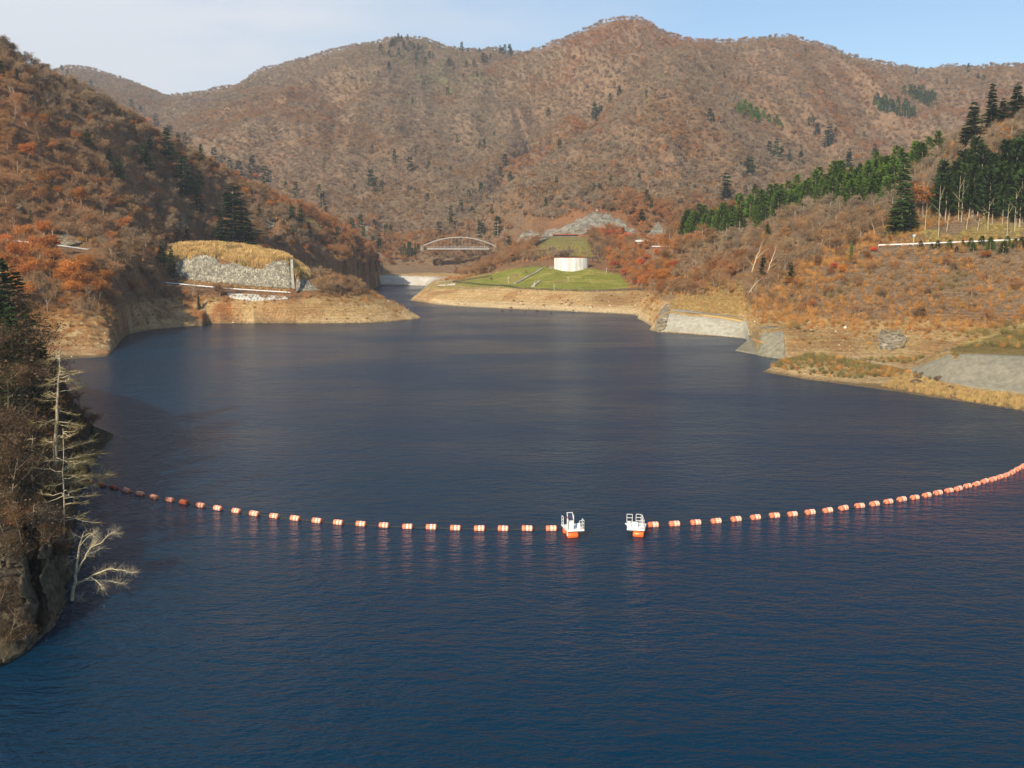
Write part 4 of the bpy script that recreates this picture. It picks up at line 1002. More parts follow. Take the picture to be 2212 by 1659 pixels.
def buoy_parts(m):
    mb = MB(); x = np.array([-.73, -.70, -.60, -.2, -.19, -.14, -.13, .13, .14, .19, .2, .6, .70, .73]); r = np.array([.28, .40, .45, .45, .42, .42, .45, .45, .42, .42, .45, .45, .40, .28])
    mb.tube(np.stack([x, 0 * x, 0 * x], 1), r, 20, cap=True)
    bar = mb.mesh("barrel", [m], smooth=True)
    e = MB(); e.tube([(-.95, 0, .05), (-.73, 0, .02)], .05, 6, cap=True); e.tube([(.73, 0, .02), (.95, 0, .05)], .05, 6, cap=True)
    g = MB(); g.tube([(-.13, 0, 0), (.13, 0, 0)], .462, 20); g.tube([(.40, 0, 0), (.56, 0, 0)], .462, 20)
    return bar, e.mesh("shackle", [M_CABLE]), g.mesh("band", [M_BAND if m is M_ORANGE else m], smooth=True)
BA = buoy_parts(M_ORANGE); BD = buoy_parts(M_ORANGED)
def place_line(pts, side):
    P = np.array([unproj(x, y, shoreY(x, y, .18)) for x, y in pts]); P[:, 2] = .17
    d = np.gradient(P, axis=0)
    for i in range(len(P)):
        a = math.atan2(d[i, 1], d[i, 0]); n = i
        dark = side < 0 and i < 5 or side < 0 and i == 9  # bluff's shadow painted into the leftmost buoys; a farther one shares the tone
        root = obj("buoy", None, cat="buoy", group="orange barrel buoys strung across the lake", loc=P[i])
        root.rotation_euler = (rnd.uniform(-.3, .3), rnd.uniform(-.05, .05), a + rnd.uniform(-.05, .05)); s = rnd.uniform(.95, 1.04); root.scale = (s, s, s)
        k = len(pts) - i if side < 0 else i + 1
        if side < 0:
            lab = ("%s shade-darkened orange barrel buoy out from the left bluff" % ORD[i]) if i < 5 else "%s orange barrel buoy to the left of the left pontoon" % ORD[k - 1]
        else: lab = "%s orange barrel buoy to the right of the right pontoon" % ORD[k - 1]
        root["label"] = lab
        b = BD if dark else BA
        obj("barrel", b[0], root); obj("shackle", b[1], root); obj("band", b[2], root)
    return P
PL = place_line(LB, -1); PR_ = place_line(RB, 1)
def cable(P, lab):
    Q = []
    for a, b in zip(P[:-1], P[1:]):
        for t in (0, .5): Q.append(a + (b - a) * t + [0, 0, .02 - .1 * (t > 0)])
    Q.append(P[-1]); mb = MB(); mb.tube(Q, .045, 5, cap=True)
    obj("cable", mb.mesh("cable", [M_CABLE]), label=lab, cat="cable")
EL = np.array([unproj(1213, 1140, shoreY(1213, 1140, .2))]); ER = np.array([unproj(1388, 1137, shoreY(1388, 1137, .2))])
cable(np.vstack([PL, EL]), "dark cable linking the buoys left of the pontoons"); cable(np.vstack([ER, PR_]), "dark cable linking the buoys right of the pontoons")

def frame(mb, a, b, h, n=3, w=.05):
    a = np.array(a, float); b = np.array(b, float); u = np.array([0, 0, 1.0])
    for q in (a, b): mb.bar(q, q + u * h, w)
    for i in range(n): mb.bar(a + u * h * (i + 1) / n, b + u * h * (i + 1) / n, w)
def pontoon(px, py, mir, lab):
    Y = shoreY(px, py, 0); p = np.array(unproj(px, py, Y)); p[2] = 0; s = 1
    root = obj("pontoon", None, label=lab, cat="pontoon", loc=p); root.rotation_euler = (0, 0, R(12) * mir)
    dk = MB(); zd = .95
    dk.box((.25 * mir, .9, zd), (2.3, 3.2, .10)); dk.box((.25 * mir, -.72, zd), (2.36, .08, .2)); dk.box((.25 * mir - 1.17, .9, zd), (.08, 3.2, .2)); dk.box((.25 * mir + 1.17, .9, zd), (.08, 3.2, .2))
    obj("deck", dk.mesh("deck", [M_WHITE]), root)
    ub = MB(); ub.box((.25 * mir, .9, zd - .22), (2.0, 2.9, .28)); obj("under_frame", ub.mesh("under_frame", [M_CABLE]), root)
    for y in (-.3, 1.9):
        fm = MB(); x = np.array([-.75, -.70, -.58, .58, .70, .75]) - (.1 * mir); r = np.array([.30, .45, .52, .52, .45, .30])
        fm.tube(np.stack([x, 0 * x + y, 0 * x + .22], 1), r, 20, cap=True); obj("float", fm.mesh("float", [M_ORANGE2], smooth=True), root)
    x0, x1 = .25 * mir - 1.15, .25 * mir + 1.15; u = .62
    rl = []
    if mir > 0:
        rl = [((x1 - u, -.7, zd), (x1, -.7, zd), 1.35), ((x0, 2.4, zd), (x0, 1.6, zd), 1.35), ((x0 + 1.0, 2.45, zd), (x0 + 1.7, 2.45, zd), 1.35), ((x1, -.7, zd), (x1, .3, zd), 1.35)]
    else:
        rl = [((x1 - u, -.7, zd), (x1, -.7, zd), 1.3), ((x0 + 0.9, 2.4, zd), (x0 + 1.6, 2.4, zd), 1.35), ((x0 - .3, 1.6, zd), (x0 + .45, 1.6, zd), 1.5), ((x1, -.7, zd), (x1 - .55, 2.4, zd), 1.3)]
    for a, b, h in rl:
        m_ = MB(); frame(m_, a, b, h, 3, .075); obj("railing", m_.mesh("railing", [M_WHITE]), root)
    if mir > 0:
        m_ = MB(); m_.box((x0 + .55, -.1, zd + .62), (.75, .5, 1.15)); m_.box((x0 + .55, -.1, zd + 1.22), (.85, .6, .06)); obj("control_box", m_.mesh("control_box", [M_WHITE]), root)
        m_ = MB(); a = R(55); M_ = [[1, 0, 0], [0, math.cos(a), -math.sin(a)], [0, math.sin(a), math.cos(a)]]
        m_.box((x0 + .55, .1, zd + 1.85), (.72, .95, .05), M=M_); pn = obj("solar_panel", m_.mesh("solar_panel", [mat("solar_cells", (.04, .045, .08), .25, .5)]), root)
        m_ = MB()
        for sx in (-.38, .38): m_.box((x0 + .55 + sx, .1, zd + 1.86), (.06, 1.0, .09), M=M_)
        m_.box((x0 + .55, .1 + .5 * math.cos(a), zd + 1.86 + .5 * math.sin(a)), (.82, .07, .09), M=M_); obj("panel_frame", m_.mesh("panel_frame", [M_WHITE]), pn)
        m_ = MB(); m_.bar((x0 + .02, -.5, zd - .7), (x0 + .02, -.5, zd + 1.75), .16, n=8); obj("mast", m_.mesh("mast", [M_WHITE]), root)
        m_ = MB(); m_.tube([(x0 + .02, -.5, zd + 1.75), (x0 + .02, -.5, zd + 1.95)], [.1, .07], 8, cap=True); obj("beacon", m_.mesh("beacon", [mat("red_lamp_glass", (.6, .03, .02), .3)]), root)
        m_ = MB(); m_.tube([(x1 - .45, .2, zd + .1), (x1 - .45, .2, zd + .75)], [.24, .2], 12, cap=True); obj("winch", m_.mesh("winch", [M_WHITE]), root)
    else:
        m_ = MB(); m_.tube([(x0 + .15, .3, zd + .05), (x0 + .15, .3, zd + .5), (x0 + .15, .3, zd + .8)], [.3, .28, .2], 14, cap=True); obj("winch", m_.mesh("winch", [M_WHITE]), root)
        m_ = MB(); m_.box((x0 + .9, .8, zd + .35), (.9, .6, .55)); obj("control_box", m_.mesh("control_box", [M_WHITE]), root)
        m_ = MB(); m_.tube([(x0 - .5, 1.5, zd + .2), (x0 - .1, 1.0, zd), (x0 + .2, .2, zd - .1)], .07, 6, cap=True); obj("arm", m_.mesh("arm", [M_WHITE]), root)
pontoon(1237, 1158, 1, "white railed pontoon with a solar panel, left one of the pair")
pontoon(1378, 1156, -1, "white railed pontoon without a solar panel, right one of the pair")
# ------------------------------------------------------------------ plants: one set of models, then copies
def rdir(n, up=0.0, flat=1.0):
    d = rng.normal(size=(n, 3)); d[:, 2] *= flat; d[:, 2] += up
    return d / (np.linalg.norm(d, axis=1)[:, None] + 1e-9)

def limb(p, d, L, r, n=4, curve=.25, g=rnd):
    P = [np.array(p, float)]; d = np.array(d, float)
    for i in range(n):
        d = d + np.array([g.uniform(-curve, curve), g.uniform(-curve, curve), g.uniform(-curve * .3, curve * .8)]); d /= np.linalg.norm(d)
        P.append(P[-1] + d * L / n)
    return np.array(P)

def bare_tree(seed, h=10.0, far=False, leafy=0.0, lean=0.05, spread=.42, tw=.05):
    """returns (trunk, crown) collectors; slot 0 bark, slot 0 twigs"""
    g = random.Random(seed); global rng; rng = np.random.default_rng(seed)
    tr, cr = MB(), MB()
    nt_ = 1 if g.random() < .55 or far else g.choice((2, 3))
    ends = []
    for q in range(nt_):
        a = g.random() * 6.28; d0 = np.array([math.cos(a) * (.12 + .15 * (nt_ > 1)) + g.uniform(-lean, lean), math.sin(a) * (.12 + .15 * (nt_ > 1)), 1.0]); d0 /= np.linalg.norm(d0)
        T = limb((0, 0, -.6), d0, h * (.72 if q == 0 else .6), 0, 5, .12, g)
        tr.tube(T, np.linspace(.17 if not far else .22, .05, len(T)) * h / 10, 3 if far else 5)
        ends.append((T[-1], h * .22))
        nl = 5 if far else g.randint(6, 9)
        for i in range(nl):
            t = g.uniform(.32, .98); k = t * (len(T) - 1); b = T[int(k)] * (1 - k % 1) + T[min(int(k) + 1, len(T) - 1)] * (k % 1)
            az = i * 2.4 + g.uniform(-.5, .5); up = g.uniform(.45, 1.1)
            d = np.array([math.cos(az), math.sin(az), up]); d /= np.linalg.norm(d); L = h * spread * (1.15 - .55 * t) * g.uniform(.7, 1.1)
            P = limb(b, d, L, 0, 3, .25, g); (tr if not far else cr).tube(P, np.linspace(.065, .02, len(P)) * h / 10 * (1.6 if far else 1), 3)
            ends.append((P[-1], L * .5)); ends.append((P[2], L * .4))
            if not far:
                for j in range(3):
                    s = g.choice((1, 2)); e = limb(P[s], rdir(1, .5)[0] + d * .8, L * .55, 0, 2, .3, g); cr.tube(e, np.linspace(.03, .012, len(e)) * h / 10, 3); ends.append((e[-1], L * .35))
    per = 15 if far else 16
    for e, rad in ends:
        n = int(per * (1 + .5 * g.random())); rad = max(rad, h * .07)
        D = rdir(n, .55); c = np.array(e) + rng.normal(size=(n, 3)) * rad * .32
        cr.slivers(c, D, rng.uniform(.5, 1.0, n) * rad * .9, (tw * 2.4 if far else tw) * h / 10, tip=.25)
        if leafy:
            n2 = int((26 if not far else 14) * leafy); c = np.array(e) + rng.normal(size=(n2, 3)) * rad * .55 * [1, 1, .6]
            s = (.30 if not far else .6) * h / 10; cr.slivers(c, rdir(n2, .1, .5), s, s * .9, tip=.6)
    return tr, cr

def fir(seed, h=14.0, w=.26, gap=.58, base=.10, irregular=.3, far=False, nd=(.34, .16)):
    g = random.Random(seed); global rng; rng = np.random.default_rng(seed)
    tr, cr = MB(), MB(); tr.tube([(0, 0, -.8), (0, 0, h * .5), (g.uniform(-.1, .1), 0, h)], [.02 * h, .012 * h, .02], 5 if not far else 3)
    z = h * base
    while z < h * .985:
        f = 1 - z / h; Lm = h * w * (f ** .75) * g.uniform(1 - irregular, 1.1); nb = (6 if not far else 5) if f > .15 else 4
        for b in range(nb):
            if g.random() < irregular * .45: continue
            az = b * 6.283 / nb + g.uniform(-.4, .4) + z; L = Lm * g.uniform(.65, 1.15) + .15; dr = g.uniform(.0, .35); zj = z + g.uniform(-.5, .5) * h * gap / 14 * 1.6
            k = max(2, int(L / (.55 if not far else 1.1)))
            t = (np.arange(k) + .5) / k
            C_ = np.stack([math.cos(az) * L * t, math.sin(az) * L * t, zj + L * (.22 * t - dr * t * t - .05)], 1)
            if not far: cr.tube([(0, 0, zj), tuple(C_[-1])], [.035, .01], 3)
            m = 5 if not far else 3
            C2 = np.repeat(C_, m, 0) + rng.normal(size=(k * m, 3)) * [.12, .12, .05]
            s = rng.choice([-1, 1], k * m); aa = az + s * rng.uniform(.3, 1.2, k * m)
            D = np.stack([np.cos(aa), np.sin(aa), rng.uniform(-.35, .12, k * m)], 1)
            sc = (1.25 - .5 * np.repeat(t, m)) * h / 14
            cr.slivers(C2, D, nd[0] * 2.0 * sc * (1.6 if far else 1), nd[1] * 2.2 * sc * (1.7 if far else 1), tip=.35)
        z += h * gap / 14 * (1 if not far else 1.7) * g.uniform(.8, 1.2)
    return tr, cr

def cedar(seed, h=9.0, far=False, base=.06, w=.17):
    g = random.Random(seed); global rng; rng = np.random.default_rng(seed)
    tr, cr = MB(), MB(); tr.tube([(0, 0, -.8), (0, 0, h * .9)], [.016 * h, .02], 4)
    n = 420 if not far else 130
    z = rng.uniform(base, 1, n) ** .9; lob = .75 + .25 * np.sin(z * 34 + seed) + rng.normal(size=n) * .12
    r = h * w * np.clip((1 - z) * 1.25, .04, 1) ** .7 * lob * rng.uniform(.35, 1, n) ** .5; a = rng.uniform(0, 6.283, n)
    P = np.stack([r * np.cos(a), r * np.sin(a), z * h], 1)
    D = np.stack([np.cos(a) * .7, np.sin(a) * .7, rng.uniform(.1, 1.3, n)], 1); D /= np.linalg.norm(D, axis=1)[:, None]
    cr.slivers(P, D, h * (.075 if not far else .13), h * (.028 if not far else .06), tip=.3)
    return tr, cr

def shrub(seed, h=1.8, n=90, spread=.8, w=.05, leaf=0):
    global rng; rng = np.random.default_rng(seed); cr = MB()
    a = rng.uniform(0, 6.283, n); t = rng.uniform(.15, spread, n); D = np.stack([np.cos(a) * t, np.sin(a) * t, np.ones(n)], 1); D /= np.linalg.norm(D, axis=1)[:, None]
    P = D * rng.uniform(0, .45, n)[:, None] * h + rng.normal(size=(n, 3)) * [.2, .2, .02] * h * .5; P[:, 2] -= .05
    cr.slivers(P, D + rng.normal(size=(n, 3)) * .3, rng.uniform(.35, .75, n) * h, w, tip=.3)
    return None, cr

def tuft(seed, h=1.5, n=46, w=.11):
    global rng; rng = np.random.default_rng(seed); cr = MB(); a = rng.uniform(0, 6.283, n); t = rng.uniform(0, .35, n)
    D = np.stack([np.cos(a) * t, np.sin(a) * t, np.ones(n)], 1); cr.slivers(rng.normal(size=(n, 3)) * [.45, .45, 0], D, rng.uniform(.5, 1, n) * h, w, tip=.5)
    return None, cr

def mass(name, protos, pts, tint, scale, label, cat, mats, rotz=None):
    """one object for what nobody could count: its mesh holds the plant models and a point for each plant"""
    V, Fq, Ft, fm, ft, vid = [], [], [], [], [], []; n = 0
    for k, (tr, cr) in enumerate(protos):
        for slot, mb in ((0, tr), (1, cr)):
            if mb is None: continue
            v = np.vstack(mb.V); V.append(v); vid.append(np.full(len(v), k + 1))
            for q in mb.Q: Fq.append(q + n); fm.append(np.full(len(q), slot))
            for q in mb.T: Ft.append(q + n); ft.append(np.full(len(q), slot))
            n += len(v)
    V.append(pts); vid.append(np.zeros(len(pts))); N = n + len(pts)
    fs = ([np.vstack(Fq)] if Fq else []) + ([np.vstack(Ft)] if Ft else []); me = mesh_np(name, np.vstack(V), fs, mats, np.concatenate(fm + ft))
    def att(nm, typ, arr):
        a = me.attributes.new(nm, typ, 'POINT'); a.data.foreach_set("value", arr)
    att("vid", 'INT', np.concatenate(vid).astype(np.int32))
    z = np.zeros(n, np.float32); att("tint", 'FLOAT', np.concatenate([z, tint]).astype(np.float32)); att("size", 'FLOAT', np.concatenate([z, scale]).astype(np.float32))
    r_ = np.random.default_rng(3); m = len(pts)
    att("turn", 'FLOAT', np.concatenate([z, r_.uniform(0, 6.283, m)]).astype(np.float32)); att("pick", 'INT', np.concatenate([z, r_.integers(0, len(protos), m)]).astype(np.int32))
    o = obj(name, me, label=label, cat=cat, kind='stuff')
    g = bpy.data.node_groups.new(name, 'GeometryNodeTree'); g.interface.new_socket("Geometry", in_out='INPUT', socket_type='NodeSocketGeometry'); g.interface.new_socket("Geometry", in_out='OUTPUT', socket_type='NodeSocketGeometry')
    N_ = g.nodes.new; Lk = g.links.new
    gi, go = N_('NodeGroupInput'), N_('NodeGroupOutput')
    def named(nm, typ):
        x = N_('GeometryNodeInputNamedAttribute'); x.data_type = typ; x.inputs["Name"].default_value = nm; return x.outputs["Attribute"]
    va = named("vid", 'INT'); jn = N_('GeometryNodeJoinGeometry')
    def part_of(k):
        c = N_('FunctionNodeCompare'); c.data_type = 'INT'; c.operation = 'EQUAL'; Lk(va, c.inputs[2]); c.inputs[3].default_value = k
        s = N_('GeometryNodeSeparateGeometry'); s.domain = 'POINT'; Lk(gi.outputs[0], s.inputs[0]); Lk(c.outputs[0], s.inputs[1]); return s.outputs[0]
    for k in range(len(protos)):
        gti = N_('GeometryNodeGeometryToInstance'); Lk(part_of(k + 1), gti.inputs[0]); Lk(gti.outputs[0], jn.inputs[0])
    ip = N_('GeometryNodeInstanceOnPoints'); Lk(part_of(0), ip.inputs["Points"]); Lk(jn.outputs[0], ip.inputs["Instance"]); ip.inputs["Pick Instance"].default_value = True
    Lk(named("pick", 'INT'), ip.inputs["Instance Index"]); cx = N_('ShaderNodeCombineXYZ'); Lk(named("turn", 'FLOAT'), cx.inputs[2]); Lk(cx.outputs[0], ip.inputs["Rotation"]); Lk(named("size", 'FLOAT'), ip.inputs["Scale"])
    Lk(ip.outputs[0], go.inputs[0])
    md = o.modifiers.new("scatter", 'NODES'); md.node_group = g
    return o

# where plants may stand, and which show in the view
px_all, py_all = PX, PY
vis_el = (ZZ - CAMH) / YY
run = np.maximum.accumulate(np.concatenate([np.full((NU, 1), -9), vis_el[:, :-1]], 1), 1)
def grid_at(A, x, y):
    iu = np.clip(np.rint((x / y - U[0]) / (U[1] - U[0])), 0, NU - 1).astype(int); iy = np.clip(np.rint(np.interp(y, YG, np.arange(NY))), 0, NY - 1).astype(int); return A[iu, iy]
def slope_at(x, y, e=3.0): return np.hypot(H(x + e, y) - H(x - e, y), H(x, y + e) - H(x, y - e)) / (2 * e)
def scatter(sp, y0, y1, umax=.60, seed=0):
    r_ = np.random.default_rng(seed); xs = np.arange(-umax * y1, umax * y1, sp); ys = np.arange(y0, y1, sp)
    X, Y = np.meshgrid(xs, ys); X = (X + r_.uniform(-.5, .5, X.shape) * sp).ravel(); Y = (Y + r_.uniform(-.5, .5, Y.shape) * sp).ravel()
    k = (np.abs(X / Y) < umax) & (Y > y0) & (Y < y1); return X[k], Y[k]
def shows(x, y, z, h, tol=.0): return (z + h - CAMH) / y > grid_at(run, x, y) - tol

ROADP = np.vstack([P[:, :2] + [0, 2.5] for P in ROADS.values()])
def off_road(x, y, d=4.5):
    m = np.ones(len(x), bool)
    for k, P in ROADS.items():
        bx = (x > P[:, 0].min() - 9) & (x < P[:, 0].max() + 9) & (y > P[:, 1].min() - 12) & (y < P[:, 1].max() + 14); i = np.where(bx)[0]
        if len(i): dd = np.hypot(x[i, None] - P[None, :, 0], y[i, None] - (P[None, :, 1] + 2.2)).min(1); m[i] &= dd > d
    return m
PLANT = [(1474, 486), (1500, 470), (1560, 456), (1600, 447), (1660, 430), (1720, 410), (1800, 388), (1870, 370), (1950, 350), (2030, 318), (2040, 332), (1960, 385), (1930, 434), (1850, 450), (1800, 446), (1740, 458), (1700, 470), (1640, 494), (1580, 510), (1474, 514)]
NOTREE = [(PLANT, 350, 720), ([(1880, 522), (2300, 506), (2300, 552), (1880, 575)], 340, 430), ([(50, 515), (220, 535), (220, 562), (50, 548)], 400, 500), ([(2010, 480), (2300, 480), (2300, 540), (1960, 540)], 330, 440), (KNOLL, 500, 600), ([(352, 545), (680, 545), (690, 640), (352, 640)], 500, 580), (LAWN, 560, 770), (MOUND, 740, 900), (TRACK, 250, 350), ([(885, 600), (1200, 560), (1290, 556), (1350, 590), (1370, 700), (885, 700)], 500, 780),
          ([(1425, 640), (1600, 640), (1625, 735), (1425, 735)], 400, 560), ([(1585, 700), (1700, 700), (1700, 780), (1585, 780)], 320, 450), ([(1640, 750), (2060, 740), (2300, 760), (2300, 900), (1640, 860)], 200, 345),
          ([(1105, 490), (1240, 470), (1285, 454), (1340, 470), (1390, 512), (1436, 470), (1440, 518), (1390, 520), (1330, 500), (1290, 494), (1240, 512), (1112, 540)], 820, 1010), ([(812, 575), (985, 575), (985, 620), (812, 620)], 930, 1000),
          ([(1440, 655), (1560, 652), (1580, 668), (1610, 700), (1440, 700)], 430, 560), ([(2060, 505), (2100, 485), (2230, 485), (2230, 524), (1960, 528)], 395, 430), ([(630, 478), (655, 466), (690, 480), (700, 505), (640, 505)], 600, 800)]
def free(x, y, z):
    px, py = proj(x, y, z); m = np.ones(len(x), bool)
    for poly, a, b in NOTREE: m &= ~(inpoly(px, py, poly) & (y > a) & (y < b))
    return m
def band_top(x, y): return np.where((x / y < -.3) & (y < 260), 2.0, np.where(y < 860, 12.0, 9.4))

def tint_at(x, y, z):
    px, py = proj(x, y, z); r_ = np.random.default_rng(5)
    a = fbm(x / 55, y / 55, 3, 91); b = fbm(x / 170, y / 170, 3, 92)
    t = np.where(y > 960, .17, .23) + (a - .5) * .9 + (b - .5) * .8 + r_.normal(size=len(x)) * .09
    t = np.where((y > 1040) & (py < 190) & (px < 1200), t * .55, t)
    t = np.where((y > 1040) & (py < 230) & (px > 1500), t * .6, t)
    t = np.clip(t, .0, np.where(y > 960, .42, .52))
    near_l = (y < 960) & (px < 880); t = np.where(near_l, np.clip(t + .06, .12, .56), t)
    hot = r_.random(len(x))
    t = np.where((y < 960) & (hot < .045) & (px < 900), .72 + r_.normal(size=len(x)) * .02, t)
    t = np.where((y > 960) & (hot < .02), .56, t)
    for (cx, cy, rr, v) in ((60, 560, 70, .64), (100, 520, 45, .66), (170, 610, 50, .62), (1390, 575, 75, .64), (1350, 540, 60, .66), (1400, 600, 50, .70)):
        t = np.where((np.hypot(px - cx, py - cy) < rr * (.6 + .8 * a)) & (y < 960) & (hot < .5), v + r_.normal(size=len(x)) * .03, t)
    si = grid_at(SID, x, y)          # each ridge has its own mix of woods
    t = t + np.choose(np.clip(si, 0, 10), [0, 0, 0, 0, 0, 0, 0, 0, -.12, -.17, -.04]) * (y > 960) + np.where(si == 11, .13, 0)
    return np.clip(t, 0, .9)

# conifers: foot and height read from the photograph, stood on the ground there
CON1 = [(197, 203, 32), (285, 240, 18), (304, 249, 14), (338, 277, 20), (367, 310, 30), (362, 350, 54), (385, 327, 30), (190, 317, 28), (260, 270, 24), (400, 313, 18), (320, 373, 50), (310, 360, 34), (435, 350, 28), (463, 360, 32), (238, 350, 22), (257, 390, 36),
        (398, 428, 70), (386, 410, 40), (412, 420, 44), (433, 412, 32), (430, 465, 50), (497, 377, 24), (517, 393, 36), (545, 377, 32), (573, 407, 34), (583, 395, 20), (617, 408, 12), (640, 433, 28), (690, 430, 24), (697, 452, 30), (630, 480, 30), (650, 480, 28), (478, 527, 48), (540, 530, 40), (403, 527, 26), (381, 527, 18),
        (350, 570, 36), (630, 507, 13), (650, 510, 15), (667, 514, 24), (3, 173, 30), (36, 168, 12), (67, 480, 20), (325, 322, 20), (77, 123, 14), (68, 119, 12), (88, 131, 12), (100, 135, 12), (115, 146, 14), (122, 152, 12), (134, 158, 11), (146, 164, 10), (50, 110, 10), (40, 103, 9), (512, 455, 24), (560, 470, 20), (704, 470, 18), (760, 500, 20), (786, 520, 22), (330, 482, 14), (275, 448, 12), (728, 520, 20), (820, 545, 24), (770, 545, 26)]
Z2 = [(255, 310, 360), (310, 340, 370), (370, 245, 290), (372, 335, 375), (335, 270, 310), (430, 245, 270), (405, 290, 325), (470, 300, 340), (500, 300, 330), (545, 390, 430), (310, 420, 460), (485, 370, 400), (570, 350, 380), (700, 400, 440), (780, 300, 345), (820, 330, 360), (810, 410, 440), (860, 410, 440), (920, 365, 415), (965, 370, 400), (1030, 320, 360), (1060, 310, 350), (1090, 310, 360), (880, 480, 500), (690, 585, 620), (790, 495, 525), (460, 650, 680), (240, 480, 500), (545, 735, 750),
      (895, 330, 350), (350, 265, 300), (390, 250, 285), (320, 285, 320), (445, 285, 315), (520, 310, 335), (595, 365, 385), (715, 405, 435), (1045, 325, 360), (1100, 335, 365), (940, 375, 400), (1910, 515, 540), (1800, 585, 640), (1740, 625, 665), (1680, 705, 760), (1640, 700, 770), (1655, 720, 790), (1340, 720, 760), (1978, 610, 635), (990, 870, 900), (925, 920, 965), (900, 935, 970), (750, 890, 925), (1415, 920, 990), (345, 1000, 1060), (445, 1040, 1110), (200, 955, 985), (570, 1060, 1090), (1060, 1020, 1080),
      (710, 1090, 1130), (205, 1080, 1110), (190, 1125, 1210), (215, 1190, 1240), (260, 1200, 1250), (480, 1235, 1270), (555, 1265, 1290), (1095, 1135, 1185), (1030, 1100, 1140), (905, 1200, 1260), (1395, 1170, 1230), (825, 1250, 1300), (1325, 1300, 1350), (775, 1315, 1370), (710, 1350, 1400), (850, 1355, 1400), (975, 1350, 1400), (865, 1390, 1430), (710, 1420, 1470), (740, 1435, 1465), (635, 1460, 1540), (900, 1450, 1545), (920, 1475, 1540), (1015, 1430, 1530), (125, 1410, 1480), (75, 1450, 1510), (215, 1440, 1480),
      (290, 1470, 1530), (320, 1480, 1525), (140, 1520, 1570), (205, 1545, 1600), (245, 1540, 1600), (1635, 1205, 1250), (1675, 1205, 1250), (1750, 1160, 1210), (1980, 1260, 1330), (1995, 1290, 1350), (1945, 1380, 1440), (2010, 1330, 1390), (1930, 1140, 1190), (2110, 1200, 1230), (1085, 1555, 1620), (85, 1210, 1250), (145, 1295, 1325), (375, 1160, 1180), (560, 1270, 1310), (435, 1255, 1275), (750, 1225, 1255), (640, 1100, 1125), (1015, 1190, 1215), (990, 1290, 1310), (330, 1265, 1280), (65, 1300, 1320), (1290, 940, 965), (1350, 930, 950), (1580, 920, 950)]
Z3 = [(175, 725, 785), (192, 750, 800), (840, 770, 815), (820, 780, 815), (870, 820, 880), (950, 845, 940), (930, 870, 955), (990, 845, 880), (1110, 865, 895), (1175, 870, 900), (1020, 800, 820), (440, 1060, 1160), (410, 1065, 1120), (375, 1065, 1110), (280, 1170, 1300), (405, 1220, 1270), (470, 1210, 1250), (360, 520, 550), (425, 520, 545), (140, 1215, 1250), (605, 940, 1030), (560, 940, 1010), (640, 970, 1040), (690, 995, 1050), (765, 965, 1010), (765, 1000, 1060), (340, 385, 405), (180, 480, 500), (270, 480, 505),
      (795, 325, 345), (1510, 455, 480), (1620, 425, 450), (1910, 500, 535), (1950, 505, 545), (1850, 430, 470), (2045, 395, 420), (1710, 520, 545), (1265, 620, 650), (1590, 610, 640), (1810, 405, 435)]
CONF = [(x, y, h, 'left') for x, y, h in CON1] + [(737.3 + x / 3, b / 3, (b - a) / 3, 'far') for x, a, b in Z2] + [(1474.6 + x / 3, b / 3, (b - a) / 3, 'far') for x, a, b in Z3]

def tree_mesh(name, tr, cr, mt, mc):
    return tr.mesh(name + "_trunk", [mt]), cr.mesh(name + "_crown", [mc])
FIR_N = [tree_mesh("fir", *fir(100 + i, w=(.24, .30, .20, .27)[i], irregular=(.2, .4, .45, .3)[i]), M_BARK, M_NEEDLE) for i in range(4)]
FIR_F = [tree_mesh("fir", *fir(120 + i, w=(.24, .30, .20)[i], irregular=.3, far=True), M_BARK, M_NEEDLE) for i in range(3)]
CED_N = [tree_mesh("cedar", *cedar(140 + i), M_BARK, M_NEEDLE) for i in range(4)]
CED_F = [tree_mesh("cedar", *cedar(150 + i, far=True), M_BARK, M_NEEDLE) for i in range(2)]
CED_T = [tree_mesh("tall_cedar", *cedar(160 + i, h=24, base=.2, w=.17), M_LARCHBARK, M_NEEDLE) for i in range(3)]
BARE_N = [tree_mesh("bare_tree", *bare_tree(200 + i, leafy=0.25 * (i % 3)), M_BARK, M_TWIG) for i in range(7)]
LEAF_N = [tree_mesh("oak", *bare_tree(220 + i, h=9, leafy=1.5, spread=.5), M_BARK, M_TWIG) for i in range(4)]
SHR_N = [shrub(240 + i, 2.2, 160, .9, .05)[1].mesh("shrub", [M_SHRUB]) for i in range(3)]

def plant(name, meshes, p, s, tint, label, cat, group=None, sx=1.0, lean=0.0):
    root = obj(name, None, label=label, cat=cat, group=group, loc=p); root.rotation_euler = (lean, lean * .5, rnd.random() * 6.28); root.scale = (s * sx, s * sx, s)
    for m, nm in ((meshes[0], "trunk"), (meshes[1], "crown")):
        if m is None: continue
        o = obj(nm, m, root); o["tint"] = float(tint)
    return root

